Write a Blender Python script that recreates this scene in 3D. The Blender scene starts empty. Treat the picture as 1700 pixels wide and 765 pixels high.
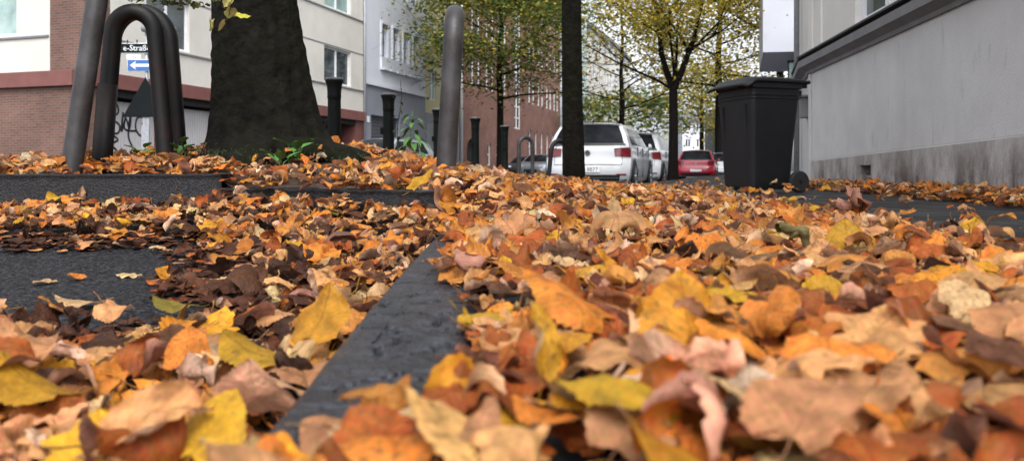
import bpy, math, random
import numpy as np
from mathutils import Vector, Matrix
R = math.radians
random.seed(7)
rng = np.random.default_rng(11)
sc = bpy.context.scene
COL = sc.collection

# ------------------------------------------------------------------ camera, world, sun, exposure
CH = 0.21                       # lens height above the pavement
cam = bpy.data.cameras.new('camera'); camo = bpy.data.objects.new('camera', cam); COL.objects.link(camo)
camo.location = (0, 0, CH); camo.rotation_euler = (R(90), 0, 0)
cam.sensor_width = 36; cam.lens = 1260/1700*36; cam.shift_y = -98.5/1700
cam.clip_start = .02; cam.clip_end = 900
cam.dof.use_dof = True; cam.dof.focus_distance = 2.9; cam.dof.aperture_fstop = 5.0
sc.camera = camo
SUN_EL, SUN_AZ = R(52), R(172)  # azimuth from +Y towards +X
world = bpy.data.worlds.new('World'); sc.world = world; world.use_nodes = True
wn = world.node_tree; wn.nodes.clear()
o_ = wn.nodes.new('ShaderNodeOutputWorld'); bg = wn.nodes.new('ShaderNodeBackground')
sky = wn.nodes.new('ShaderNodeTexSky'); sky.sky_type = 'NISHITA'; sky.sun_disc = False
sky.sun_elevation = SUN_EL; sky.sun_rotation = SUN_AZ; sky.air_density = 1.0; sky.dust_density = 4.0; sky.ozone_density = 2.0
hs = wn.nodes.new('ShaderNodeHueSaturation'); hs.inputs['Saturation'].default_value = .13; hs.inputs['Value'].default_value = 1.25
tc = wn.nodes.new('ShaderNodeTexCoord'); cn = wn.nodes.new('ShaderNodeTexNoise'); cn.inputs['Scale'].default_value = 2.2; cn.inputs['Detail'].default_value = 6
cr = wn.nodes.new('ShaderNodeValToRGB'); cr.color_ramp.elements[0].position = .35; cr.color_ramp.elements[0].color = (.82, .85, .9, 1)
cr.color_ramp.elements[1].position = .65; cr.color_ramp.elements[1].color = (1.15, 1.15, 1.15, 1)
mx = wn.nodes.new('ShaderNodeMixRGB'); mx.blend_type = 'MULTIPLY'; mx.inputs[0].default_value = 1
wn.links.new(tc.outputs['Generated'], cn.inputs['Vector']); wn.links.new(cn.outputs['Fac'], cr.inputs[0])
wn.links.new(sky.outputs[0], hs.inputs['Color']); wn.links.new(hs.outputs[0], mx.inputs[1]); wn.links.new(cr.outputs[0], mx.inputs[2])
wn.links.new(mx.outputs[0], bg.inputs[0]); bg.inputs[1].default_value = .15; wn.links.new(bg.outputs[0], o_.inputs[0])
sl = bpy.data.lights.new('sun', 'SUN'); so = bpy.data.objects.new('sun', sl); COL.objects.link(so)
sl.energy = .8; sl.angle = R(24); sl.color = (1, .96, .91)
sd = Vector((math.sin(SUN_AZ)*math.cos(SUN_EL), math.cos(SUN_AZ)*math.cos(SUN_EL), math.sin(SUN_EL)))
so.rotation_euler = sd.to_track_quat('Z', 'Y').to_euler()
vs = sc.view_settings; vs.view_transform = 'Standard'; vs.look = 'None'; vs.exposure = 0.95; vs.gamma = 1; vs.use_curve_mapping = False
sc.cycles.max_bounces = 5; sc.cycles.use_denoising = True; sc.cycles.transparent_max_bounces = 4

# ------------------------------------------------------------------ materials
def mat(name, base, rough=.7, var=.12, scale=6., bump=.0, bscale=40., metal=0., spec=.5, dark=None, dscale=1.5, dfac=.0, coat=0.):
    """principled surface with noise variation in tone, optional second colour in patches, optional bump"""
    m = bpy.data.materials.new(name); m.use_nodes = True; t = m.node_tree; n = t.nodes; L = t.links
    b = n['Principled BSDF']; co = n.new('ShaderNodeTexCoord')
    no = n.new('ShaderNodeTexNoise'); no.inputs['Scale'].default_value = scale; no.inputs['Detail'].default_value = 5
    L.new(co.outputs['Object'], no.inputs['Vector'])
    mr = n.new('ShaderNodeMapRange'); mr.inputs['From Min'].default_value = .3; mr.inputs['From Max'].default_value = .7
    mr.inputs['To Min'].default_value = 1-var; mr.inputs['To Max'].default_value = 1+var
    L.new(no.outputs['Fac'], mr.inputs['Value'])
    vm = n.new('ShaderNodeVectorMath'); vm.operation = 'SCALE'; vm.inputs[0].default_value = base[:3]; L.new(mr.outputs[0], vm.inputs['Scale'])
    out = vm.outputs[0]
    if dark:
        n2 = n.new('ShaderNodeTexNoise'); n2.inputs['Scale'].default_value = dscale; n2.inputs['Detail'].default_value = 8; n2.inputs['Roughness'].default_value = .7
        L.new(co.outputs['Object'], n2.inputs['Vector'])
        r2 = n.new('ShaderNodeMapRange'); r2.inputs['From Min'].default_value = .45; r2.inputs['From Max'].default_value = .65; r2.inputs['To Max'].default_value = dfac
        L.new(n2.outputs['Fac'], r2.inputs['Value'])
        mi = n.new('ShaderNodeMixRGB'); L.new(r2.outputs[0], mi.inputs[0]); L.new(out, mi.inputs[1]); mi.inputs[2].default_value = (*dark, 1); out = mi.outputs[0]
    L.new(out, b.inputs['Base Color'])
    b.inputs['Roughness'].default_value = rough; b.inputs['Metallic'].default_value = metal; b.inputs['Specular IOR Level'].default_value = spec
    b.inputs['Coat Weight'].default_value = coat; b.inputs['Coat Roughness'].default_value = .05
    if bump:
        n3 = n.new('ShaderNodeTexNoise'); n3.inputs['Scale'].default_value = bscale; n3.inputs['Detail'].default_value = 6; L.new(co.outputs['Object'], n3.inputs['Vector'])
        bp = n.new('ShaderNodeBump'); bp.inputs['Strength'].default_value = bump; bp.inputs['Distance'].default_value = .02
        L.new(n3.outputs['Fac'], bp.inputs['Height']); L.new(bp.outputs[0], b.inputs['Normal'])
    return m

def brickmat(name, c1, c2, mortar, bw=.24, bh=.075, ms=.012, rough=.85):
    m = bpy.data.materials.new(name); m.use_nodes = True; t = m.node_tree; n = t.nodes; L = t.links; b = n['Principled BSDF']
    uv = n.new('ShaderNodeUVMap'); br = n.new('ShaderNodeTexBrick'); L.new(uv.outputs[0], br.inputs['Vector'])
    br.inputs['Scale'].default_value = 1; br.inputs['Brick Width'].default_value = bw; br.inputs['Row Height'].default_value = bh; br.inputs['Mortar Size'].default_value = ms
    br.inputs['Color1'].default_value = (*c1, 1); br.inputs['Color2'].default_value = (*c2, 1); br.inputs['Mortar'].default_value = (*mortar, 1); br.inputs['Mortar Smooth'].default_value = .2
    no = n.new('ShaderNodeTexNoise'); no.inputs['Scale'].default_value = .8; no.inputs['Detail'].default_value = 6; L.new(uv.outputs[0], no.inputs['Vector'])
    mr = n.new('ShaderNodeMapRange'); mr.inputs['From Min'].default_value = .3; mr.inputs['From Max'].default_value = .7; mr.inputs['To Min'].default_value = .75; mr.inputs['To Max'].default_value = 1.15
    L.new(no.outputs['Fac'], mr.inputs['Value'])
    vm = n.new('ShaderNodeVectorMath'); vm.operation = 'SCALE'; L.new(br.outputs['Color'], vm.inputs[0]); L.new(mr.outputs[0], vm.inputs['Scale']); L.new(vm.outputs[0], b.inputs['Base Color'])
    b.inputs['Roughness'].default_value = rough
    bp = n.new('ShaderNodeBump'); bp.inputs['Strength'].default_value = .4; bp.inputs['Distance'].default_value = .01; bp.invert = True
    L.new(br.outputs['Fac'], bp.inputs['Height']); L.new(bp.outputs[0], b.inputs['Normal'])
    return m

def slabmat(name, base, w, h, rough=.35, mortar=(.02, .018, .015)):
    m = brickmat(name, base, tuple(c*.7 for c in base), mortar, w, h, .008, rough)
    t = m.node_tree; n = t.nodes; L = t.links; b = n['Principled BSDF']
    uv = [x for x in n if x.type == 'UVMAP'][0]
    no = n.new('ShaderNodeTexNoise'); no.inputs['Scale'].default_value = 3; no.inputs['Detail'].default_value = 8; L.new(uv.outputs[0], no.inputs['Vector'])
    mr = n.new('ShaderNodeMapRange'); mr.inputs['From Min'].default_value = .35; mr.inputs['From Max'].default_value = .65; mr.inputs['To Min'].default_value = .45; mr.inputs['To Max'].default_value = .85; b.inputs['Specular IOR Level'].default_value = .2
    L.new(no.outputs['Fac'], mr.inputs['Value']); L.new(mr.outputs[0], b.inputs['Roughness'])
    return m

def wallmat(name, base, stain, zlo, zhi, amount):
    """rendered wall; grime patches near the pavement break up in streaks"""
    m = mat(name, base, .85, .05, 2.5, .25, 60.)
    t = m.node_tree; n = t.nodes; L = t.links; b = n['Principled BSDF']
    src = b.inputs['Base Color'].links[0].from_socket
    uv = n.new('ShaderNodeUVMap'); mp = n.new('ShaderNodeMapping'); mp.inputs['Scale'].default_value = (1.6, .7, 1); L.new(uv.outputs[0], mp.inputs[0])
    n1 = n.new('ShaderNodeTexNoise'); n1.inputs['Scale'].default_value = 1.6; n1.inputs['Detail'].default_value = 10; n1.inputs['Roughness'].default_value = .72; L.new(mp.outputs[0], n1.inputs['Vector'])
    sp = n.new('ShaderNodeSeparateXYZ'); L.new(uv.outputs[0], sp.inputs[0])
    z = n.new('ShaderNodeMapRange'); z.inputs['From Min'].default_value = zhi; z.inputs['From Max'].default_value = zlo; L.new(sp.outputs['Y'], z.inputs['Value'])
    r = n.new('ShaderNodeMapRange'); r.inputs['From Min'].default_value = .40; r.inputs['From Max'].default_value = .58; r.inputs['To Max'].default_value = amount; L.new(n1.outputs['Fac'], r.inputs['Value'])
    mu = n.new('ShaderNodeMath'); mu.operation = 'MULTIPLY'; L.new(z.outputs[0], mu.inputs[0]); L.new(r.outputs[0], mu.inputs[1])
    mi = n.new('ShaderNodeMixRGB'); L.new(mu.outputs[0], mi.inputs[0]); L.new(src, mi.inputs[1]); mi.inputs[2].default_value = (*stain, 1)
    mp2 = n.new('ShaderNodeMapping'); mp2.inputs['Scale'].default_value = (7, 1.6, 1); mp2.inputs['Rotation'].default_value = (0, 0, -.25); L.new(uv.outputs[0], mp2.inputs[0])
    n4 = n.new('ShaderNodeTexNoise'); n4.inputs['Scale'].default_value = 1.3; n4.inputs['Detail'].default_value = 9; n4.inputs['Roughness'].default_value = .6; L.new(mp2.outputs[0], n4.inputs['Vector'])
    r4 = n.new('ShaderNodeMapRange'); r4.inputs['From Min'].default_value = .60; r4.inputs['From Max'].default_value = .72; r4.inputs['To Max'].default_value = .5; L.new(n4.outputs['Fac'], r4.inputs['Value'])
    m4 = n.new('ShaderNodeMixRGB'); L.new(r4.outputs[0], m4.inputs[0]); L.new(mi.outputs[0], m4.inputs[1]); m4.inputs[2].default_value = tuple(c*.55 for c in base)+(1,)
    L.new(m4.outputs[0], b.inputs['Base Color'])
    return m

def leafmat(name):
    m = bpy.data.materials.new(name); m.use_nodes = True; t = m.node_tree; n = t.nodes; L = t.links; b = n['Principled BSDF']; out = n['Material Output']
    ac = n.new('ShaderNodeAttribute'); ac.attribute_name = 'leaf_colour'; al = n.new('ShaderNodeAttribute'); al.attribute_name = 'leaf_place'
    sp = n.new('ShaderNodeSeparateXYZ'); L.new(al.outputs['Vector'], sp.inputs[0])
    def M(op, a, c=None, d=None):
        x = n.new('ShaderNodeMath'); x.operation = op
        for i, v in enumerate((a, c, d)):
            if v is None: continue
            if isinstance(v, (int, float)): x.inputs[i].default_value = v
            else: L.new(v, x.inputs[i])
        return x.outputs[0]
    ax = M('ABSOLUTE', sp.outputs['X'])
    mid = M('SMOOTH_MIN', M('MULTIPLY', ax, 55), 1., .1)                       # 0 at the midrib
    pv = M('ABSOLUTE', M('SUBTRACT', M('FRACT', M('SUBTRACT', M('MULTIPLY', sp.outputs['Y'], 8.5), M('MULTIPLY', ax, 7.5))), .5))
    side = M('MINIMUM', M('MULTIPLY', M('SUBTRACT', .5, pv), 9.), 1.)          # 0 on a side vein
    vein = M('MULTIPLY', mid, M('ADD', M('MULTIPLY', side, .45), .55))         # 1 on the blade
    no = n.new('ShaderNodeTexNoise'); no.inputs['Scale'].default_value = 3.2; no.inputs['Detail'].default_value = 6; no.inputs['Roughness'].default_value = .65; L.new(al.outputs['Vector'], no.inputs['Vector'])
    n2 = n.new('ShaderNodeTexNoise'); n2.inputs['Scale'].default_value = 11; n2.inputs['Detail'].default_value = 4; L.new(al.outputs['Vector'], n2.inputs['Vector'])
    hsv = n.new('ShaderNodeHueSaturation'); L.new(ac.outputs['Color'], hsv.inputs['Color'])
    v = n.new('ShaderNodeMapRange'); v.inputs['From Min'].default_value = .3; v.inputs['From Max'].default_value = .7; v.inputs['To Min'].default_value = .52; v.inputs['To Max'].default_value = 1.34; L.new(no.outputs['Fac'], v.inputs['Value'])
    L.new(M('MULTIPLY', v.outputs[0], M('ADD', M('MULTIPLY', vein, .28), .76)), hsv.inputs['Value'])
    hu = n.new('ShaderNodeMapRange'); hu.inputs['From Min'].default_value = .3; hu.inputs['From Max'].default_value = .7; hu.inputs['To Min'].default_value = .485; hu.inputs['To Max'].default_value = .512; L.new(n2.outputs['Fac'], hu.inputs['Value']); L.new(hu.outputs[0], hsv.inputs['Hue'])
    # brown decay blotches, amount in the colour's alpha
    th = n.new('ShaderNodeMapRange'); th.inputs['From Min'].default_value = .54; th.inputs['From Max'].default_value = .66; L.new(n2.outputs['Fac'], th.inputs['Value'])
    mi = n.new('ShaderNodeMixRGB'); L.new(M('MULTIPLY', th.outputs[0], ac.outputs['Alpha']), mi.inputs[0]); L.new(hsv.outputs[0], mi.inputs[1]); mi.inputs[2].default_value = (.13, .045, .018, 1)
    # paler underside
    ge = n.new('ShaderNodeNewGeometry'); h2 = n.new('ShaderNodeHueSaturation'); h2.inputs['Saturation'].default_value = .72; h2.inputs['Value'].default_value = 1.22; L.new(mi.outputs[0], h2.inputs['Color'])
    m2 = n.new('ShaderNodeMixRGB'); L.new(ge.outputs['Backfacing'], m2.inputs[0]); L.new(mi.outputs[0], m2.inputs[1]); L.new(h2.outputs[0], m2.inputs[2])
    L.new(m2.outputs[0], b.inputs['Base Color']); b.inputs['Roughness'].default_value = .6; b.inputs['Specular IOR Level'].default_value = .22
    bp = n.new('ShaderNodeBump'); bp.inputs['Strength'].default_value = .55; bp.inputs['Distance'].default_value = .004
    L.new(M('ADD', M('MULTIPLY', vein, .5), M('MULTIPLY', n2.outputs['Fac'], 1.3)), bp.inputs['Height']); L.new(bp.outputs[0], b.inputs['Normal'])
    tr = n.new('ShaderNodeBsdfTranslucent'); L.new(m2.outputs[0], tr.inputs['Color']); ms = n.new('ShaderNodeMixShader'); ms.inputs[0].default_value = .16
    L.new(b.outputs[0], ms.inputs[1]); L.new(tr.outputs[0], ms.inputs[2]); L.new(ms.outputs[0], out.inputs['Surface'])
    return m

def glassmat(name, col=(.03, .035, .04), rough=.06, spec=.8, patch=None):
    return mat(name, col, rough, .5, 1.2, 0, spec=spec, dark=patch, dscale=.8, dfac=.6 if patch else 0)

M_ = {}
M_['leaf'] = leafmat('leaf')
M_['soil'] = mat('soil', (.035, .022, .016), .8, .4, 9, .8, 50, dark=(.09, .045, .025), dscale=14, dfac=.8)
M_['mud'] = mat('wet leaf mud', (.04, .024, .02), .5, .4, 30, 1.0, 70, dark=(.085, .048, .036), dscale=25, dfac=.8)
M_['asphalt'] = mat('asphalt', (.009, .009, .0105), .7, .6, 160, 1.0, 150, spec=.12, dark=(.085, .085, .095), dscale=75, dfac=.9)
M_['road'] = mat('road asphalt', (.05, .05, .053), .6, .2, 20, .4, 90)
M_['kerb'] = mat('kerb stone', (.026, .028, .035), .36, .55, 26, .9, 70, spec=.4, dark=(.008, .008, .010), dscale=16, dfac=.85)
M_['kerb2'] = mat('raised kerb stone', (.012, .012, .014), .55, .35, 25, .5, 140, spec=.35, dark=(.05, .05, .055), dscale=90, dfac=.7)
M_['slab'] = slabmat('pavement slabs', (.026, .0255, .027), .5, .33)
M_['bark'] = mat('bark', (.0075, .0065, .005), .95, .5, 14, 1.0, 26, spec=.1, dark=(.011, .014, .005), dscale=2.4, dfac=.5)
M_['bark2'] = mat('young bark', (.008, .0065, .0055), .95, .3, 20, .7, 50, spec=.1)
M_['moss'] = mat('moss', (.02, .035, .008), .95, .5, 25, 1., 90)
M_['steel'] = mat('weathered steel tube', (.050, .047, .049), .48, .35, 7, .06, 60, metal=.2, spec=.35, dark=(.022, .014, .012), dscale=4, dfac=.7)
M_['steel_dark'] = mat('dark steel tube', (.0045, .0045, .005), .55, .3, 8, .06, 60, spec=.3, dark=(.03, .012, .009), dscale=5, dfac=.5)
M_['iron'] = mat('painted cast iron', (.003, .0045, .004), .6, .3, 12, .15, 60, spec=.12)
M_['ironcap'] = mat('bollard cap', (.07, .075, .075), .4, .3, 30, .1, 60)
M_['galv'] = mat('galvanised post', (.30, .31, .33), .5, .15, 14, .1, 80, metal=.3)
M_['plaster'] = wallmat('grey plaster', (.56, .56, .565), (.08, .075, .07), -.1, 3.2, .12)
M_['plinth'] = wallmat('cement plinth', (.44, .43, .415), (.06, .03, .026), .10, .70, .9)
M_['cornice'] = mat('painted cornice', (.17, .17, .18), .6, .15, 4, .15, 50)
M_['cornice_top'] = mat('cornice lead', (.03, .032, .037), .5, .2, 6)
M_['offwhite'] = mat('off white render', (.62, .60, .57), .85, .05, 2, .15, 60)
M_['cream'] = mat('cream render', (.57, .545, .50), .85, .05, 1.2, .1, 60, dark=(.48, .455, .41), dscale=.5, dfac=.6)
M_['whitehouse'] = mat('white render', (.56, .58, .64), .85, .04, 1.2)
M_['whitehouse2'] = mat('bright render', (.62, .64, .7), .85, .04, 1.2)
M_['greyhouse'] = mat('grey render', (.20, .21, .25), .85, .06, 1.2)
M_['yellowhouse'] = mat('yellow render', (.45, .42, .25), .85, .06, 1.2)
M_['pinkhouse'] = mat('pink render', (.50, .40, .40), .85, .06, 1.2)
M_['teal'] = mat('pale green panel', (.33, .45, .47), .5, .15, 1.5)
M_['slate'] = mat('slate', (.12, .14, .15), .7, .3, 9)
M_['redband'] = mat('oxblood fascia', (.16, .058, .05), .6, .12, 3)
M_['brick_left'] = brickmat('brown brick', (.115, .052, .036), (.17, .078, .055), (.15, .115, .10))
M_['brick_hall'] = brickmat('red brick', (.16, .056, .038), (.24, .094, .064), (.2, .14, .12), .25, .08, .012)
M_['shutter'] = mat('pale ribbed door', (.46, .45, .46), .6, .05, 3)
M_['shutter_dark'] = mat('dark shutter', (.07, .07, .085), .6, .1, 3)
M_['frame'] = mat('white window frame', (.72, .73, .75), .5, .05, 4)
M_['glass'] = glassmat('window glass', (.035, .045, .05), patch=(.12, .15, .16))
M_['curtain'] = glassmat('curtained glass', (.26, .36, .34), .2, .6, patch=(.42, .5, .48))
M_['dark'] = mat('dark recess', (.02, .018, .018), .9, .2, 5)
M_['paint_black'] = mat('spray paint', (.01, .01, .012), .6, .1, 9)
M_['binplastic'] = mat('bin plastic', (.0065, .0068, .009), .52, .12, 20, .15, 160, spec=.3, dark=(.011, .0115, .014), dscale=7, dfac=.6)
M_['rubber'] = mat('rubber', (.012, .012, .013), .8, .2, 20)
M_['carwhite'] = mat('white car paint', (.52, .53, .55), .28, .03, 3, coat=.7)
M_['carred'] = mat('red car paint', (.38, .008, .03), .28, .05, 3, coat=.7)
M_['carsilver'] = mat('silver car paint', (.30, .34, .38), .3, .05, 3, metal=.4, coat=.7)
M_['cardark'] = mat('dark car paint', (.02, .022, .03), .25, .05, 3, coat=.8)
M_['carblack'] = mat('black car trim', (.012, .012, .013), .5, .1, 9)
M_['carglass'] = glassmat('car glass', (.004, .005, .007), .08, .07, patch=(.03, .034, .04))
M_['lamp_red'] = mat('red lamp lens', (.12, .002, .006), .15, .25, 20, coat=.6)
M_['lamp_clear'] = mat('clear lamp lens', (.55, .58, .6), .1, .2, 20, coat=.6)
M_['rim'] = mat('alloy rim', (.3, .31, .33), .35, .1, 9, metal=.7)
M_['plate'] = mat('number plate', (.7, .71, .72), .5, .03, 9)
M_['blue'] = mat('sign blue', (.03, .11, .33), .45, .05, 9)
M_['signwhite'] = mat('sign white', (.75, .77, .8), .5, .04, 9)
M_['signback'] = mat('sign back', (.008, .010, .011), .75, .1, 9, spec=.1)
M_['green'] = mat('fresh green leaf', (.06, .16, .03), .5, .3, 20)

# ------------------------------------------------------------------ mesh helpers
class MB:
    def __init__(s): s.v = []; s.f = []; s.uv = []
    def quad(s, pts, uv=None):
        i = len(s.v); s.v += [tuple(p) for p in pts]; s.f.append(tuple(range(i, i+len(pts))))
        s.uv += list(uv) if uv else [(p[0]+p[1], p[2]) for p in pts]
    def box(s, c, d, M=None):
        x, y, z = c; a, b, h = d[0]/2, d[1]/2, d[2]/2
        P = [Vector((x+i*a, y+j*b, z+k*h)) for k in (-1, 1) for j in (-1, 1) for i in (-1, 1)]
        if M is not None: P = [M @ p for p in P]
        for q in ((0, 2, 3, 1), (4, 5, 7, 6), (0, 1, 5, 4), (2, 6, 7, 3), (0, 4, 6, 2), (1, 3, 7, 5)): s.quad([P[i] for i in q])
    def tube(s, pts, rad, n=8, cap=True, squash=None):
        pts = [Vector(p) for p in pts]; rad = rad if hasattr(rad, '__len__') else [rad]*len(pts)
        base = len(s.v); up = Vector((0, 0, 1)); prev = None
        for k, p in enumerate(pts):
            d = (pts[min(k+1, len(pts)-1)] - pts[max(k-1, 0)]).normalized()
            if prev is None:
                a = d.orthogonal().normalized()
            else: a = (prev - d*prev.dot(d)).normalized()
            prev = a; b = d.cross(a)
            for j in range(n):
                w = 2*math.pi*j/n; q = p + (a*math.cos(w) + b*math.sin(w))*rad[k]
                s.v.append(tuple(q)); s.uv.append((j/n, k*.1))
        for k in range(len(pts)-1):
            for j in range(n):
                a0 = base+k*n+j; a1 = base+k*n+(j+1) % n; s.f.append((a0, a1, a1+n, a0+n))
        if cap:
            s.f.append(tuple(base+j for j in reversed(range(n)))); e = base+(len(pts)-1)*n; s.f.append(tuple(e+j for j in range(n)))
    def lathe(s, prof, n=20, c=(0, 0, 0)):
        base = len(s.v)
        for r, z in prof:
            for j in range(n):
                w = 2*math.pi*j/n; s.v.append((c[0]+r*math.cos(w), c[1]+r*math.sin(w), c[2]+z)); s.uv.append((j/n, z))
        for k in range(len(prof)-1):
            for j in range(n):
                a0 = base+k*n+j; a1 = base+k*n+(j+1) % n; s.f.append((a0, a1, a1+n, a0+n))
        s.f.append(tuple(base+j for j in reversed(range(n)))); e = base+(len(prof)-1)*n; s.f.append(tuple(e+j for j in range(n)))
    def grid(s, fn, nu, nv, flip=False):
        base = len(s.v)
        for i in range(nu+1):
            for j in range(nv+1):
                p = fn(i/nu, j/nv); s.v.append(tuple(p)); s.uv.append((i/nu, j/nv))
        for i in range(nu):
            for j in range(nv):
                a = base+i*(nv+1)+j; q = (a, a+nv+1, a+nv+2, a+1); s.f.append(q[::-1] if flip else q)
    def build(s, name, m, parent=None, smooth=False, bevel=0, solid=0, at=None, weld=False):
        me = bpy.data.meshes.new(name); me.from_pydata(s.v, [], s.f); me.update()
        uvl = me.uv_layers.new(name='UVMap'); idx = np.empty(len(me.loops), np.int32); me.loops.foreach_get('vertex_index', idx)
        uvl.data.foreach_set('uv', np.array(s.uv, np.float32)[idx].ravel())
        if weld:
            import bmesh
            b = bmesh.new(); b.from_mesh(me); bmesh.ops.remove_doubles(b, verts=b.verts, dist=1e-5); b.to_mesh(me); b.free()
        if smooth: me.shade_smooth()
        me.materials.append(M_[m] if isinstance(m, str) else m)
        o = bpy.data.objects.new(name, me); COL.objects.link(o)
        if parent: o.parent = parent
        if at: o.location = at
        if solid: mo = o.modifiers.new('solid', 'SOLIDIFY'); mo.thickness = solid; mo.offset = -1
        if bevel:
            if not weld:
                import bmesh
                b = bmesh.new(); b.from_mesh(me); bmesh.ops.remove_doubles(b, verts=b.verts, dist=1e-5); b.to_mesh(me); b.free()
            mo = o.modifiers.new('bevel', 'BEVEL'); mo.width = bevel; mo.segments = 2; mo.limit_method = 'ANGLE'
        return o
def tag(o, label=None, cat=None, group=None, kind=None):
    if label: o['label'] = label
    if cat: o['category'] = cat
    if group: o['group'] = group
    if kind: o['kind'] = kind
    return o
def empty(name, loc=(0, 0, 0), rz=0, **k):
    o = bpy.data.objects.new(name, None); COL.objects.link(o); o.location = loc; o.rotation_euler = (0, 0, rz); o.empty_display_size = .1
    return tag(o, **k)
def copy_tree(o, parent=None):
    c = o.copy(); COL.objects.link(c); c.parent = parent
    for ch in list(o.children): copy_tree(ch, c)
    return c
def text_mesh(name, body, size, m, parent, loc, rot, ext=.002, align='CENTER', sx=1.):
    cu = bpy.data.curves.new(name, 'FONT'); cu.body = body; cu.size = size; cu.extrude = ext; cu.align_x = align; cu.align_y = 'CENTER'; cu.resolution_u = 2
    to = bpy.data.objects.new(name, cu); COL.objects.link(to); bpy.context.view_layer.update()
    me = bpy.data.meshes.new_from_object(to.evaluated_get(bpy.context.evaluated_depsgraph_get())); bpy.data.objects.remove(to)
    o = bpy.data.objects.new(name, me); COL.objects.link(o); me.materials.clear(); me.materials.append(M_[m]); o.parent = parent; o.location = loc; o.rotation_euler = rot; o.scale = (sx, 1, 1)
    return o
def ss(a, b, x): t = np.clip((x-a)/(b-a), 0, 1); return t*t*(3-2*t)

# street frame: u runs down the street, v across it to the right
U = Vector((.296, .955, 0)).normalized(); V = Vector((U.y, -U.x, 0)); YAW = math.atan2(U.y, U.x)-math.pi/2

# ------------------------------------------------------------------ ground shapes
HX = [-4.5, -2.5, -1.6, -.95, -.39, 0, .36, .7, 1.3, 1.9]; HZ = [.19, .215, .285, .265, .148, .10, .07, .035, .0, 0]
def front(x):    # where the planting bed's kerb runs
    return np.interp(x, [-9, -1.46, -1.40, -.3, -.18, 3], [3.9, 3.74, 3.6, 3.15, 3.1, 3.1])
def edge_h(x): return np.interp(x, [-9, -1.42, -1.38, -.3], [.172, .172, .12, .09])
def ground(x, y):
    x = np.asarray(x, float); y = np.asarray(y, float)
    H = np.interp(x, HX, HZ)
    m = H*ss(2.3, 4.5, y)*(1-ss(6.2, 9.8, y))
    low = -.105 + .095*ss(2.2, 3.7, y) + .055*ss(-1.5, -1.2, x)*ss(2.7, 3.3, y) + .012*np.sin(x*3.1+1)*np.sin(y*2.3)
    fy = front(x); e = edge_h(x)
    bed = (e + (H-e)*ss(0, .95, y-fy))*(1-ss(6.2, 9.8, y)) - .2*ss(6.2, 9.8, y)*(x < -.6)
    left = np.where(y < fy, low, bed)
    k = ss(-.45, -.10, x)*(y > 2.2)      # the gutter fills and blends into the mound
    g = np.where(x < -.18, left*(1-k)+np.maximum(m, 0)*k, np.maximum(m, 0))
    return g + .008*np.sin(x*7+y*3)*np.sin(y*5-x*2)*(y > 2.6)*(g > .03)

def height_sheet(name, xs, ys, fz, m, keep=None, **k):
    X, Y = np.meshgrid(xs, ys, indexing='ij'); Z = fz(X, Y); nx, ny = X.shape
    b = MB(); b.v = list(zip(X.ravel(), Y.ravel(), Z.ravel())); b.uv = list(zip(X.ravel(), Y.ravel()))
    for i in range(nx-1):
        for j in range(ny-1):
            if keep is None or keep((xs[i]+xs[i+1])/2, (ys[j]+ys[j+1])/2):
                a = i*ny+j; b.f.append((a, a+ny, a+ny+1, a+1))
    return tag(b.build(name, m, smooth=True), kind='structure', **k)

gb = MB(); gb.quad([(-600, -600, -.215), (600, -600, -.215), (600, 800, -.215), (-600, 800, -.215)])
tag(gb.build('ground', 'road'), kind='structure')
def strip(d0, d1, t0, t1, z):      # a rectangle in street coordinates measured from the facade corner
    C = Vector((-12.0, 21.3, 0))
    return [C+V*d0+U*t0+Vector((0, 0, z)), C+V*d1+U*t0+Vector((0, 0, z)), C+V*d1+U*t1+Vector((0, 0, z)), C+V*d0+U*t1+Vector((0, 0, z))]
rb = MB(); rb.quad(strip(3.4, 15.7, -2, 260, -.205)); tag(rb.build('road', 'road'), kind='structure')
# pavement: slabs from the near kerb to the right hand wall, and on down the street
pv = MB()
def poly_slab(b, pts, z0, z1):
    b.quad([(x, y, z1) for x, y in pts], [(x*.99+y*.11, y*.99-x*.11) for x, y in pts])
    for i in range(len(pts)):
        (x0, y0), (x1, y1) = pts[i], pts[(i+1) % len(pts)]; b.quad([(x0, y0, z0), (x1, y1, z0), (x1, y1, z1), (x0, y0, z1)])
poly_slab(pv, [(-.03, -1), (3.4, -1), (4.3, 10.7), (3.0, 11.6), (1.05, 11.3), (-.03, 9)], -.21, 0)
poly_slab(pv, [(3.0, 11.61), (4.3, 10.71), (12, 40), (40, 130), (38.4, 130), (9.2, 36), (2.4, 14)], -.21, -.02)
tag(pv.build('pavement', 'slab'), kind='structure')
lp = MB(); lp.quad(strip(0, 3.3, -8, 260, -.09)); lp.quad([strip(3.3, 3.3, -8, 260, -.09)[0], strip(3.3, 3.3, -8, 260, -.09)[3], strip(3.3, 3.3, -8, 260, -.21)[3], strip(3.3, 3.3, -8, 260, -.21)[0]])
tag(lp.build('far_pavement', 'slab'), kind='structure')
# gutter tarmac, fine sheet
xs = np.concatenate([np.linspace(-9, -3, 20)[:-1], np.linspace(-3, -.17, 150)]); ys = np.concatenate([np.linspace(-1, .4, 10)[:-1], np.linspace(.4, 3.95, 190)])
nz = lambda X, Y: .0025*(np.sin(X*61+3*np.sin(Y*23))*np.sin(Y*57+2*np.sin(X*31)))
height_sheet('gutter_tarmac', xs, ys, lambda X, Y: np.minimum(ground(X, np.minimum(Y, front(X)-.06)), .06)+nz(X, Y), 'asphalt')
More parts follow.
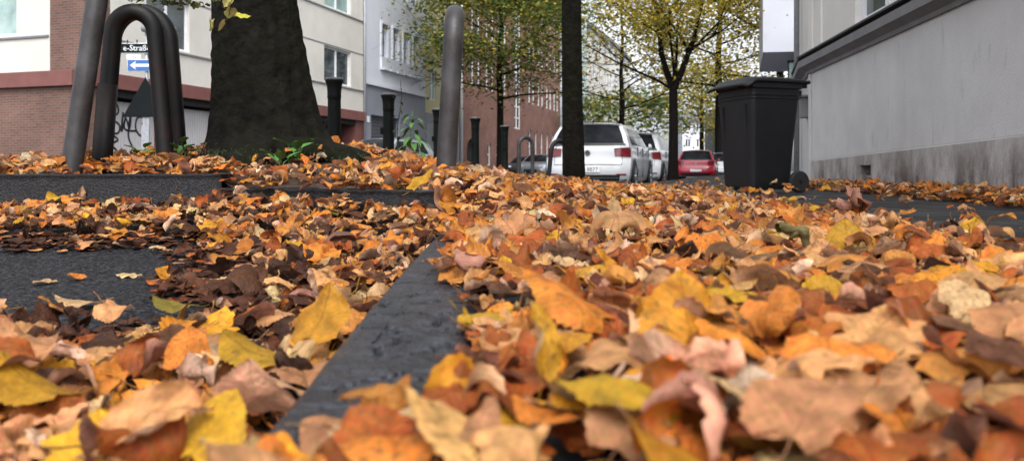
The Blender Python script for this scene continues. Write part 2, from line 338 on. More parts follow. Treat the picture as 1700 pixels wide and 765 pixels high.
# soil of the planting bed and the mound that the leaves lie on
xs = np.linspace(-9, 2.2, 190); ys = np.linspace(2.35, 10, 150)
def bedz(X, Y): return ground(X, Y)-.004-.01*(ground(X, Y) < .012)
height_sheet('planting_bed_soil', xs, ys, bedz, 'soil', keep=lambda x, y: (x > -.35 and y > 2.4) or y > front(x)+.07)

# ------------------------------------------------------------------ kerbs (thick, chipped stone)
def rough_bar(name, path, width, z_top, z_bot, m, seg=.02, amp=.004, crack=None, parent=None):
    """a stone bar with rounded, uneven edges that runs along a 2-D path; width extends to the right of travel"""
    pts = [Vector((*p, 0)) for p in path]; L = [0]
    for a, b2 in zip(pts, pts[1:]): L.append(L[-1]+(b2-a).length)
    n = int(L[-1]/seg); nd = 44 if crack else 12; prof = [(0, z_bot), (0, z_top-.03), (.004, z_top-.012), (.014, z_top-.002)] + [(.014+(width-.028)*i/nd, z_top) for i in range(1, nd)] + [(width-.014, z_top-.002), (width-.003, z_top-.013), (width, z_top-.03), (width, z_bot)]
    b = MB(); rows = len(prof); zt = z_top if callable(z_top) else None
    for i in range(n+1):
        d = L[-1]*i/n; k = max(j for j in range(len(L)) if L[j] <= d+1e-9); k = min(k, len(pts)-2)
        t = (pts[k+1]-pts[k]).normalized(); p = pts[k]+t*(d-L[k]); r = Vector((t.y, -t.x, 0))
        for j, (w, z) in enumerate(prof):
            q = p + r*w; h = 0
            if z > z_bot+.001:
                h = amp*(math.sin(q.x*95+2.1*math.sin(q.y*41))*.5+math.sin(q.y*77+1.7*math.sin(q.x*63+q.y*21))*.6+math.sin(q.y*23+q.x*31)*.7)
                if crack and z > z_top-.01:
                    for (cx, cy, cl, ca) in crack:
                        dx, dy = q.x-cx, q.y-cy; a = dx*math.cos(ca)+dy*math.sin(ca); c = -dx*math.sin(ca)+dy*math.cos(ca)+.006*math.sin(a*90)
                        if abs(a) < cl: h -= .016*math.exp(-(c/.004)**2)*(1-abs(a)/cl)**.4
            b.v.append((q.x, q.y, z+h)); b.uv.append((d, w))
    for i in range(n):
        for j in range(rows-1):
            a = i*rows+j; b.f.append((a, a+1, a+rows+1, a+rows))
    b.f.append(tuple(range(rows))); b.f.append(tuple(n*rows+j for j in reversed(range(rows))))
    return b.build(name, m, parent, smooth=True)
cr_ = [(-.09, .80, .05, .5), (-.075, .92, .06, -.4), (-.12, 1.0, .05, .2), (-.08, 1.12, .06, .5), (-.10, .70, .03, -.8), (-.13, 1.3, .05, .1), (-.1, 1.55, .05, -.3), (-.06, .86, .05, 1.2), (-.11, .88, .04, .9), (-.14, 1.12, .07, .15), (-.17, 1.02, .05, -.2), (-.10, 1.22, .06, -.1), (-.17, 1.42, .06, .1), (-.12, .76, .05, .25), (-.15, .92, .06, 1.4), (-.10, 1.06, .04, 1.7), (-.2, 1.2, .05, 1.9), (-.13, 1.7, .06, .05), (-.16, 1.9, .06, -.1)]
k1 = rough_bar('kerb', [(-.196, -.4), (-.206, .56), (-.226, 1.07), (-.243, 1.7), (-.252, 2.32), (-.255, 3.0)], .175, 0.0, -.2, 'kerb', seg=.005, amp=.0012, crack=cr_)
tag(k1, 'dark wet flat kerb with cracks running away from the lens', 'kerb', kind='structure')
k2 = rough_bar('raised_kerb', [(-9, 3.86), (-1.415, 3.70)], -.15, .195, -.12, 'kerb2', seg=.03, amp=.0009)
tag(k2, 'tall black rounded kerb edging the tree bed', 'kerb', kind='structure')
k3 = rough_bar('low_kerb', [(-1.40, 3.66), (-.9, 3.44), (-.32, 3.17)], -.14, .128, -.12, 'kerb2', seg=.02, amp=.0025)
tag(k3, 'low uneven dark kerb between gutter and bed', 'kerb', kind='structure')

# ------------------------------------------------------------------ fallen leaves
def template(ns, nt, stalk, serr):
    s = np.linspace(0, 1, ns); t = np.linspace(-1, 1, nt)
    w = np.interp(s, [0, .06, .15, .3, .45, .6, .75, .87, .95, 1], [.22, .38, .46, .495, .478, .415, .305, .175, .07, .004])
    if serr: w = w*(1+serr*np.where(np.arange(ns) % 2 == 0, 1, -1)*(np.arange(ns) < ns-1))
    S, T = np.meshgrid(s, t, indexing='ij'); W = np.repeat(w[:, None], nt, 1)
    X = W*T; Yv = S - .13*np.abs(T)**1.3*(1-S)**5
    f = []
    for i in range(ns-1):
        for j in range(nt-1): a = i*nt+j; f.append((a, a+1, a+nt+1, a+nt))
    x, y, tt, z = X.ravel(), Yv.ravel(), T.ravel(), np.zeros(ns*nt); isst = np.zeros(ns*nt)
    if stalk:
        b0 = len(x); st = [(0, .02, 0), (.01, -.16, .01), (-.01, -.34, .03), (.02, -.5, .06)]
        for k, (a, b, c) in enumerate(st):
            for j in range(3):
                w_ = 2*math.pi*j/3; x = np.append(x, a+.012*math.cos(w_)); y = np.append(y, b); z = np.append(z, c+.012*math.sin(w_)); tt = np.append(tt, 0); isst = np.append(isst, 1)
        for k in range(3):
            for j in range(3): a0 = b0+k*3+j; a1 = b0+k*3+(j+1) % 3; f.append((a0, a1, a1+3, a0+3))
    return dict(x=x, y=y, z=z, t=tt, st=isst, f=np.array(f, np.int32))
T_HI = template(25, 15, True, .035); T_MID = template(13, 7, True, .03); T_LO = template(7, 5, False, 0)

def rotz(a):
    c, s = np.cos(a), np.sin(a); o = np.zeros_like(a); i = o+1
    return np.stack([np.stack([c, -s, o], -1), np.stack([s, c, o], -1), np.stack([o, o, i], -1)], -2)
def rotx(a):
    c, s = np.cos(a), np.sin(a); o = np.zeros_like(a); i = o+1
    return np.stack([np.stack([i, o, o], -1), np.stack([o, c, -s], -1), np.stack([o, s, c], -1)], -2)
def roty(a):
    c, s = np.cos(a), np.sin(a); o = np.zeros_like(a); i = o+1
    return np.stack([np.stack([c, o, s], -1), np.stack([o, i, o], -1), np.stack([-s, o, c], -1)], -2)

def leaf_shapes(T, P):
    """P: dict of per-leaf arrays -> (N, V, 3) vertices relative to the leaf's resting point, lowest vertex at z = 0"""
    n = len(P['size']); c = lambda a: np.asarray(a, float)[:, None]
    x = T['x'][None]*c(P['wide']); y = T['y'][None]+np.zeros((n, 1)); t = np.abs(T['t'])[None]; sg = np.sign(T['t'])[None]
    x = x*(1+c(P['asym'])*sg+c(P['lob'])*np.sin(2*np.pi*(c(P['lf'])*y+c(P['p1'])+.37*sg)))   # uneven flanks
    y = y+c(P['asym'])*.5*x
    kx = c(P['kx'])*(.55+.9*c(P['grow'])*y); kx = np.where(np.abs(kx) < .05, .05, kx)
    z = c(P['fold'])*np.abs(x) + c(P['wave'])*t**2*np.sin(2*np.pi*(c(P['wf'])*y+c(P['p1']))+sg*c(P['p2'])*3) \
        + c(P['crump'])*(np.sin(8*x+6.28*c(P['p2']))*np.sin(7*y+6.28*c(P['p1'])) + .6*np.sin(15*x+9*c(P['p1'])+4*y)*np.sin(13*y+7*c(P['p2'])-3*x) + .35*np.sin(27*x+5*c(P['p2']))*np.sin(25*y+11*c(P['p1']))) + T['z'][None]
    ang = kx*x; x2 = np.sin(ang)/kx - z*np.sin(ang); z2 = (1-np.cos(ang))/kx + z*np.cos(ang)
    ky = c(P['ky']); ky = np.where(np.abs(ky) < .05, .05, ky); a2 = ky*(y-.4)
    y2 = np.sin(a2)/ky - z2*np.sin(a2); z3 = (1-np.cos(a2))/ky + z2*np.cos(a2)
    V3 = np.stack([x2, y2, z3], -1)*c(P['size'])[..., None]
    Rm = rotz(P['yaw']) @ rotx(P['pitch']) @ roty(P['roll'])
    V3 = np.einsum('nij,nvj->nvi', Rm, V3)
    V3[..., 2] -= V3[..., 2].min(1, keepdims=True)
    return V3

CLR = dict(orange=(.54, .20, .032), rust=(.30, .088, .018), tan=(.56, .315, .14), pink=(.43, .225, .115), cream=(.60, .44, .25), yellow=(.50, .29, .022),
           gold=(.52, .245, .022), brown=(.055, .022, .012), plum=(.085, .034, .018), olive=(.14, .13, .02), amber=(.47, .215, .05))
CN = list(CLR)
WORD = dict(orange='orange', rust='rust red', tan='tan', pink='pinkish brown', cream='cream', yellow='yellow', gold='golden', brown='dark brown', plum='plum brown', olive='olive', amber='amber')
ZW = {  # colour weights by zone
 'gutter_front': dict(orange=15, rust=9, tan=18, pink=11, cream=13, yellow=3.5, gold=7, brown=5, plum=4, olive=1, amber=14),
 'gutter': dict(orange=18, rust=12, tan=18, pink=9, cream=8, yellow=3, gold=8, brown=6, plum=5, olive=.5, amber=17),
 'pavement': dict(orange=19, rust=16, tan=25, pink=18, cream=10, yellow=3, gold=9, brown=2, plum=2.5, olive=.3, amber=20),
 'mound': dict(orange=28, rust=10, tan=22, pink=6, cream=7, yellow=2.5, gold=8, brown=1.5, plum=1, olive=0, amber=24),
 'drift': dict(orange=28, rust=8, tan=22, pink=6, cream=7, yellow=4, gold=10, brown=2, plum=2, olive=0, amber=20),
 'mush': dict(orange=1, rust=14, tan=4, pink=12, cream=1, yellow=0, gold=0, brown=45, plum=40, olive=0, amber=0),
}
def zone_of(x, y):
    if x < -.18 and y < front(x): return 'gutter_front' if y < 1.15 else 'gutter'
    if y > 2.7 and ground(x, y) > .03: return 'mound'
    if x > 1.9 and y > 3.3: return 'drift'
    return 'pavement'

def rand_params(n, curly=1., flat=1.):
    r = rng; curly = curly*np.where(r.random(n) < .35, r.uniform(1.4, 2.6, n), 1.)
    def sgn(): return np.where(r.random(n) < .62, -1., 1.)
    return dict(size=r.normal(.068, .013, n).clip(.036, .098), wide=r.normal(1.0, .12, n).clip(.7, 1.25), kx=sgn()*r.gamma(1.6, 1.0, n)*curly, ky=sgn()*r.gamma(1.5, .65, n)*curly,
                grow=r.random(n), fold=r.normal(0, .22, n)*curly, wave=r.gamma(2., .03, n)*curly, wf=r.uniform(.8, 2.6, n), p1=r.random(n), p2=r.random(n), crump=r.gamma(2., .012, n)*curly**.8,
                asym=r.normal(0, .10, n), lob=np.abs(r.normal(0, .09, n)), lf=r.uniform(.8, 2.6, n), yaw=r.uniform(0, 6.283, n), pitch=r.normal(0, .31, n)*flat, roll=r.normal(0, .31, n)*flat)

def leaf_mesh(name, T, V3, colr, seed):
    n, nv = V3.shape[:2]; nf = len(T['f'])
    me = bpy.data.meshes.new(name); me.vertices.add(n*nv); me.vertices.foreach_set('co', V3.astype(np.float32).ravel())
    F = (T['f'][None]+(np.arange(n)*nv)[:, None, None]).astype(np.int32)
    me.loops.add(n*nf*4); me.loops.foreach_set('vertex_index', F.ravel())
    me.polygons.add(n*nf); me.polygons.foreach_set('loop_start', np.arange(0, n*nf*4, 4, dtype=np.int32)); me.polygons.foreach_set('loop_total', np.full(n*nf, 4, np.int32))
    me.polygons.foreach_set('use_smooth', np.ones(n*nf, bool))
    a = me.attributes.new('leaf_colour', 'FLOAT_COLOR', 'POINT')
    C4 = np.repeat(colr[:, None, :], nv, 1).copy(); C4[:, T['st'] > 0, :3] *= .75; C4[:, T['st'] > 0, 3] = 0
    a.data.foreach_set('color', C4.astype(np.float32).ravel())
    b = me.attributes.new('leaf_place', 'FLOAT_VECTOR', 'POINT')
    lp = np.stack([np.broadcast_to(T['x'], (n, nv)), np.broadcast_to(T['y'], (n, nv)), np.repeat(seed[:, None], nv, 1)], -1)
    b.data.foreach_set('vector', lp.astype(np.float32).ravel())
    me.update(); me.validate(); me.materials.append(M_['leaf']); return me

def colours(names):
    n = len(names); c = np.array([CLR[k] for k in names])*np.array([.86, .77, .64]); j = np.exp(rng.normal(0, .16, (n, 1)))*np.exp(rng.normal(0, .035, (n, 3)))
    al = np.array([.9 if k in ('yellow', 'gold', 'orange') else .75 for k in names])*rng.random(n)
    return np.concatenate([(c*j).clip(0, .85), al[:, None]], 1)

def noise2(x, y): return .5*np.sin(x*2.3+1.7*np.sin(y*1.9+.6))+.3*np.sin(y*4.1+1.3*np.sin(x*5.3))+.2*np.sin(x*9.7+y*8.3)
def asphalt_patch(x, y):   # > 0 inside the bare tarmac
    right = np.interp(y, [1.45, 1.8, 2.2, 2.6, 2.95], [-.56, -.68, -.86, -1.04, -1.30]) + .11*noise2(x*3, y*3)
    return np.minimum(np.minimum(right-x, y-1.42-.05*noise2(x*4, 3)), 2.85+.05*noise2(x*4, 1)-y)
KY, KX = [.5, .9, 1.3, 1.55, 2.35], [-.06, -.07, -.085, -.15, -.18]
def density(x, y):
    """leaves per square metre"""
    d = np.where(y < 3.0, 560., 470.)
    left = (x < -.18) & (y < front(x))
    ap = asphalt_patch(x, y)
    d = np.where(left & (ap > .06), 1.5, np.where(left & (ap > -.12), 60, d))
    # the bare top of the near kerb
    xr = np.interp(y, KY, KX)
    d = np.where((x > -.262) & (x < xr) & (y > .60) & (y < 2.32), 7, d)
    # bare slabs between the carpet and the wall drift
    edge = np.interp(y, [0, 1.7, 2.5, 4.4, 5.9, 11], [1.35, 1.13, 1.24, 1.46, 1.55, 1.9])+.09*noise2(x*2, y*2.5)
    wx = 3.0+.111*y-.03                                     # wall line
    wd = wx-x
    drift = wd < (.60+.14*noise2(x*1.5, y*2.2))
    d = np.where((x > edge) & ~drift, 9+30*ss(.3, 0, x-edge), d)
    d = np.where(drift & (x > edge), 420, d)
    d = np.where((y > 7.2) & (x > .5) & ~drift, 150*ss(11.5, 7.5, y)*ss(3.0, 1.2, x)+8, d)
    d = np.where(y > 8.5, d*.5, d)
    # soil and root show near the trunk foot
    rt = ((x+1.20)/.55)**2+((y-4.2)/.24)**2 < 1
    d = np.where(rt, 45, d)
    rt = ((x+.95)/.30)**2+((y-3.62)/.14)**2 < 1
    d = np.where(rt, 120, d)
    d = np.where(wd < .02, 0, d)
    return d
def scatter(x0, x1, y0, y1, dmax=580):
    n = int((x1-x0)*(y1-y0)*dmax); x = rng.uniform(x0, x1, n); y = rng.uniform(y0, y1, n); k = rng.random(n)*dmax < density(x, y); x, y = x[k], y[k]
    s = np.abs(x) < .78*y+.35       # only what the lens or a step to its side could see
    return x[s], y[s]
def pile(x, y):
    return np.where(x < -.18, .04, .014)+np.where((y > 3) & (ground(x, y) > .03), .035, 0)+.014*np.clip(noise2(x*3.3, y*3.3), 0, 1)+np.where(x > 2.2, .06, 0)+.024*ss(.0, .25, x)*(y < 1.9)

ALL = []
for (x0, x1, y0, y1, T) in ((-1.2, 1.3, .44, 1.05, T_HI), (-1.9, 2.2, .36, 2.0, T_HI), (-3.2, 3.3, 2.0, 3.9, T_MID), (-5.5, 5.5, 3.9, 6.6, T_LO), (-6, 7, 6.6, 12, T_LO)):
    x, y = scatter(x0, x1, y0, y1); n = len(x); P = rand_params(n); cl = np.where((x > -.2) & (y < 3.2) , np.where(y < 1.6, .95, .68), 1.)*(.4 if y1 < 1.1 else 1); P['size'] *= np.where(y > 2, .93, 1); P['crump'] *= 1.5; P['pitch'] *= cl; P['roll'] *= cl; P['kx'] *= np.where(cl < 1, .8, 1); P['ky'] *= np.where(cl < 1, .75, 1)
    zn = [zone_of(a, b) for a, b in zip(x, y)]
    names = []
    for a, b, z in zip(x, y, zn):
        if z.startswith('gutter') and asphalt_patch(a, b) > -.25 and asphalt_patch(a, b) < .06 and b < 2.4: z = 'mush' if rng.random() < .7 else z
        w = np.array([ZW[z][c] for c in CN], float); names.append(CN[rng.choice(len(CN), p=w/w.sum())])
    lay = rng.random(n)**1.2*(.3 if y1 < 1.1 else 1)
    names = [('rust' if z_ in ('pavement', 'mound', 'drift') else 'plum' if rng.random() < .5 else 'brown') if (l < .30 and rng.random() < .4) else c for l, c, z_ in zip(lay, names, zn)]   # old wet leaves lie at the bottom
    V3 = leaf_shapes(T, P); h = ground(x, y)+.002+lay*pile(x, y)
    # leaves beside the near kerb's bare strip must not lean over it
    V3 += np.stack([x, y, h], -1)[:, None]
    over = ((V3[..., 0] > -.222) & (V3[..., 0] < np.interp(V3[..., 1], KY, KX)-.012) & (V3[..., 1] > .62) & (V3[..., 1] < 2.2)).mean(1) > .06; over &= ~((x > -.215) & (x < -.09) & (y > .9) & (P['size'] < .075))
    wall = (V3[..., 0] > 3.0+.111*V3[..., 1]-.045).any(1) & (x > 1.5)
    sightY = V3[..., 1]*np.clip((CH-0)/np.maximum(CH-V3[..., 2], .02), 1, 9)
    tooclose = (V3[..., 1] < .42).any(1) | ((V3[..., 2] > np.where(x > .08, .095, .058)[:, None]) & (V3[..., 1] < 1.35)).any(1)
    # nothing between the lens and the bare kerb may stand higher than it
    kx = np.interp(sightY, KY, KX)-.03; scr = V3[..., 0]/V3[..., 1]
    hid = ~((x > -.215) & (x < -.09)) & ((V3[..., 2] > .014) & (sightY > .64) & (sightY < 2.2) & (scr*sightY > -.22) & (scr*sightY < kx)).any(1) & (x > -.3)
    tooclose |= hid
    k = ~(over | wall | tooclose)
    ALL.append(dict(T=T, V=V3[k], names=[c for c, q in zip(names, k) if q], x=x[k], y=y[k], lay=lay[k], zone=[c for c, q in zip(zn, k) if q], seed=rng.uniform(0, 500, k.sum()), size=P['size'][k], flat=np.abs(P['pitch'][k])+np.abs(P['roll'][k])))
# wet trodden leaf mush at the tarmac's border
x = rng.uniform(-2.2, -.35, 7000); y = rng.uniform(1.2, 3.0, 7000); ap = asphalt_patch(x, y); k = (ap > -.32) & (ap < .16) & (rng.random(7000) < np.interp(ap, [-.3, -.05, .05, .16], [.5, .9, .5, .05])) & (np.abs(x) < .78*y+.3)
x, y = x[k], y[k]; n = len(x); P = rand_params(n, .8, .25); P['size'] *= rng.uniform(.35, .85, n); P['crump'] *= 2.2
V3 = leaf_shapes(T_MID, P); V3[..., 2] *= .55; V3 += np.stack([x, y, ground(x, y)+.002+rng.random(n)*.008], -1)[:, None]
w = np.array([ZW['mush'][c] for c in CN], float)
mush = [CN[i] for i in rng.choice(len(CN), n, p=w/w.sum())]
om = bpy.data.objects.new('trodden_leaf_litter', leaf_mesh('trodden_leaf_litter', T_MID, V3, colours(mush)*np.array([1.0, .98, 1.0, 1]), rng.uniform(0, 500, n))); COL.objects.link(om)
tag(om, 'dark wet trodden leaf scraps round the bare tarmac', 'leaf litter', kind='stuff')

# hero leaves: place, size and pose as seen in the photograph
def spot(px, py, z):       # where a sight line through that place meets height z
    Y = 1260*(CH-z)/(py-284); return (px-850)/1260*Y, Y
HERO = [ # px, py(foot), height of foot, size, colour, yaw deg, pitch deg, roll deg, kx, ky, label
 (75, 655, -.045, .092, 'yellow', 75, 24, 10, -.8, .8, 'large yellow leaf with dark veins propped up at the left edge of the gutter'),
 (90, 825, -.045, .066, 'yellow', 20, 34, 0, -.6, .4, 'bright yellow rounded leaf in the bottom left corner'),
 (318, 805, -.045, .068, 'yellow', -25, 38, 8, -.7, .3, 'bright yellow leaf at the bottom, right of the amber blotched one'),
 (222, 760, -.045, .068, 'amber', 30, 34, 0, -.9, .6, 'amber blotched leaf at the bottom between two bright yellow ones'),
 (515, 590, -.035, .088, 'gold', -20, 48, -8, -.6, .6, 'pale gold leaf propped against others left of the kerb'),
 (405, 605, -.04, .085, 'yellow', 80, 22, 0, -1.6, .3, 'yellow folded leaf arching over a cream one in the gutter'),
 (455, 690, -.045, .082, 'orange', 170, 50, 0, -1.6, .8, 'amber leaf with pale midrib hanging tip down beside the kerb foot'),
 (280, 625, -.045, .062, 'orange', 15, 40, 0, -1.0, .5, 'small orange rounded leaf with its back to the lens'),
 (140, 505, -.095, .088, 'cream', 100, 12, 5, -1.2, .5, 'pale cream crinkled leaf lying on the mud by the tarmac'),
 (210, 460, -.098, .062, 'cream', 90, 5, 0, -.6, -.3, 'small cream leaf lying alone on the bare tarmac'),
 (118, 464, -.098, .055, 'orange', 60, 12, 8, 1.4, .6, 'small orange curled leaf alone on the bare tarmac'),
 (70, 468, -.098, .055, 'cream', 80, 3, 0, .4, .2, 'thin whitish leaf flat on the bare tarmac'),
 (297, 512, -.08, .085, 'olive', 85, 12, 0, -1.5, .3, 'olive green leaf lying dark side up among brown ones'),
 (262, 470, -.085, .06, 'gold', 25, 30, 20, 1.5, .5, 'curled golden leaf standing at the edge of the mud'),
 (895, 690, .012, .066, 'yellow', 20, 68, 30, 4.2, -.8, 'yellow pointed leaf standing tip up over the kerb edge'),
 (935, 585, .015, .10, 'orange', 75, 30, 0, -2.2, -.6, 'orange arched leaf above the dark gap beside the kerb'),
 (830, 580, .006, .068, 'tan', 90, 12, 0, -.8, .5, 'tan leaf lying over the right edge of the kerb'),
 (1165, 655, .012, .088, 'gold', 8, 60, 5, -.7, .5, 'big golden heart-shaped leaf standing upright on the pavement'),
 (1235, 725, .010, .068, 'cream', 175, 48, 0, -2.4, 1.6, 'crumpled cream leaf in front of the golden upright one'),
 (1320, 610, .012, .09, 'rust', 60, 30, -5, -.9, .5, 'wide rust brown leaf with small holes behind the cream one'),
 (1585, 640, .02, .088, 'rust', 60, 22, 10, -2.0, .6, 'glossy rust leaf arching up at the far side of the pavement carpet'),
 (1290, 438, .014, .10, 'yellow', 115, 32, -20, 1.6, .2, 'long yellow folded leaf leaning down to the right'),
 (1440, 440, .016, .105, 'yellow', -10, 45, 0, -.9, .7, 'yellow leaf with a green blotch at the carpet edge'),
 (1625, 425, .014, .07, 'yellow', -50, 55, -10, .9, -.4, 'small yellow leaf standing on its side near the bare slabs'),
 (1345, 395, .012, .155, 'orange', 60, 26, -8, -1.1, .6, 'big orange brown leaf on the heap that rises before the bare slabs'),
 (1290, 398, .012, .12, 'amber', 110, 24, 6, -1.3, .5, 'amber leaf tucked under the big orange brown one'),
 (1235, 385, .01, .10, 'rust', 40, 25, 6, -1.5, -.5, 'rust leaf at the low left end of the heap'),
 (1455, 590, .012, .085, 'cream', 80, 25, 0, -1.5, .5, 'cream leaf lying beyond the wide rust brown one'),
 (770, 790, .012, .10, 'tan', 85, 26, 4, -.8, .5, 'pale tan leaf blurred at the bottom below the yellow point'),
 (520, 795, .004, .11, 'pink', 95, 20, 0, -.7, .5, 'pinkish tan leaf lying over the near end of the kerb'),
 (1100, 775, .015, .10, 'gold', 88, 24, 0, -1.0, .6, 'golden leaf edge at the bottom of the pavement carpet'),
 (800, 475, .004, .085, 'rust', 80, 12, 0, -1.8, .6, 'rust curled leaf resting on the far part of the kerb'),
 (800, 515, .003, .075, 'plum', 100, 10, 0, -1.0, .5, 'plum brown crumpled leaf on the kerb behind the tan one'),
 (700, 325, .115, .115, 'yellow', -55, 42, 0, -.5, .4, 'pale yellow leaf standing up where the kerb meets the mound'),
 (483, 425, -.06, .09, 'yellow', 60, 25, 0, 1.6, .3, 'small yellow leaf curled in the middle of the gutter'),
 (435, 402, -.03, .12, 'cream', 80, 18, 0, -.8, .4, 'greyish cream broad leaf lying in the gutter'),
]
hero_rows = dict(size=[], yaw=[], pitch=[], roll=[], kx=[], ky=[]); pos = []; hn = []
for (px, py, z, s, c, ya, pi, ro, kx, ky, lb) in HERO:
    X, Y = spot(px, py, z); pos.append((X, Y, z)); hn.append(c)
    for k_, v_ in zip(('size', 'yaw', 'pitch', 'roll', 'kx', 'ky'), (s, R(ya), R(pi), R(ro), kx, ky)): hero_rows[k_].append(v_)
n = len(pos); P = rand_params(n); [P.__setitem__(k_, np.array(v_, float)) for k_, v_ in hero_rows.items()]
P['wide'] = np.array([.62 if 'pointed' in h_[-1] else 1.05 for h_ in HERO]); P['fold'] *= .4; P['wave'] = P['wave'].clip(.01, .05); P['crump'] = P['crump'].clip(.005, .02)
VH = leaf_shapes(T_HI, P); CH4 = colours(hn); SH = rng.uniform(0, 500, n)
for i in range(n):
    c = VH[i].copy(); c[:, 0] -= np.median(c[:, 0]); c[:, 1] -= c[np.argmin(c[:, 2]), 1]
    o = bpy.data.objects.new('fallen_leaf', leaf_mesh('fallen_leaf', T_HI, c[None], CH4[i:i+1], SH[i:i+1])); COL.objects.link(o); o.location = pos[i]
    tag(o, HERO[i][-1], 'leaf', 'fallen leaves')
n_hero = n
# the largest showing leaves become objects of their own, the rest one mass
cand = []
for gi, g in enumerate(ALL):
    for i in range(len(g['x'])):
        Y = g['y'][i]; px = 850+1260*g['x'][i]/Y; zc = g['V'][i][:, 2].mean(); py = 284-1260*(zc-CH)/Y
        if 0 < px < 1700 and py < 765: cand.append((g['size'][i]/Y*(.25+g['lay'][i]**2), gi, i))
cand.sort(reverse=True); pick = set((a, b) for _, a, b in cand[:292-n_hero])
PLACE = {'gutter_front': 'in the near gutter left of the kerb', 'gutter': 'in the gutter beyond the muddy patch', 'pavement': 'in the carpet on the pavement right of the kerb', 'mound': 'on the mound before the tree trunk', 'drift': 'in the drift along the grey wall'}
for gi, g in enumerate(ALL):
    col = colours(g['names']); keep = np.ones(len(g['x']), bool)
    for i in range(len(g['x'])):
        if (gi, i) in pick:
            keep[i] = False; loc = g['V'][i].mean(0); loc[2] = g['V'][i][:, 2].min()
            o = bpy.data.objects.new('fallen_leaf', leaf_mesh('fallen_leaf', g['T'], (g['V'][i]-loc)[None], col[i:i+1], g['seed'][i:i+1])); COL.objects.link(o); o.location = loc
            c = g['names'][i]; tag(o, f"{WORD[c]} curled leaf {PLACE[g['zone'][i]]}", 'leaf', f"{WORD[c]} leaves {PLACE[g['zone'][i]]}")
    g['keep'] = keep; g['col'] = col
# one mass: concatenate the level-of-detail meshes
import bmesh
mass = bmesh.new()
objs = []
for g in ALL:
    k = g['keep']; me = leaf_mesh('leaf_mass', g['T'], g['V'][k], g['col'][k], g['seed'][k]); objs.append(me)
# join by raw arrays
co = np.concatenate([np.array([0]) for _ in ()]) if False else None
tot = [(len(m.vertices), len(m.loops), len(m.polygons)) for m in objs]
me = bpy.data.meshes.new('fallen_leaves'); me.vertices.add(sum(t[0] for t in tot)); me.loops.add(sum(t[1] for t in tot)); me.polygons.add(sum(t[2] for t in tot))
CO, LI, AC, AP = [], [], [], []; off = 0
for m, t in zip(objs, tot):
    a = np.empty(t[0]*3, np.float32); m.vertices.foreach_get('co', a); CO.append(a)
    b = np.empty(t[1], np.int32); m.loops.foreach_get('vertex_index', b); LI.append(b+off); off += t[0]
    c = np.empty(t[0]*4, np.float32); m.attributes['leaf_colour'].data.foreach_get('color', c); AC.append(c)
    d = np.empty(t[0]*3, np.float32); m.attributes['leaf_place'].data.foreach_get('vector', d); AP.append(d); bpy.data.meshes.remove(m)
me.vertices.foreach_set('co', np.concatenate(CO)); me.loops.foreach_set('vertex_index', np.concatenate(LI)); npol = sum(t[2] for t in tot)
me.polygons.foreach_set('loop_start', np.arange(0, npol*4, 4, dtype=np.int32)); me.polygons.foreach_set('loop_total', np.full(npol, 4, np.int32)); me.polygons.foreach_set('use_smooth', np.ones(npol, bool))
me.attributes.new('leaf_colour', 'FLOAT_COLOR', 'POINT').data.foreach_set('color', np.concatenate(AC)); me.attributes.new('leaf_place', 'FLOAT_VECTOR', 'POINT').data.foreach_set('vector', np.concatenate(AP))
me.update(); me.materials.append(M_['leaf']); mass.free()
lo = bpy.data.objects.new('fallen_leaves', me); COL.objects.link(lo); tag(lo, 'deep carpet of brown, orange and tan fallen linden leaves', 'leaf carpet', kind='stuff')
print('leaves', sum(len(g['x']) for g in ALL), 'faces', npol)
# twigs sticking out
def twig(pts, r, label):
    b = MB(); b.tube(pts, [r, r*.8, r*.6][:len(pts)] if len(pts) == 3 else r, 5); tag(b.build('twig', 'bark2', smooth=True), label, 'twig')
X, Y = spot(1420, 380, .03); twig([(X, Y, .01), (X+.012, Y, .07), (X+.022, Y+.01, .115)], .0017, 'thin dark twig standing up from the carpet before the wall')
X, Y = spot(928, 420, .03); twig([(X, Y, .0), (X-.003, Y, .05), (X, Y, .085)], .0013, 'pale upright leaf stalk in the middle of the pavement carpet')
X, Y = spot(1545, 400, .02); twig([(X-.02, Y, .03), (X+.02, Y+.02, .055), (X+.035, Y+.05, .05)], .0016, 'short twig by the bare slabs at the right')

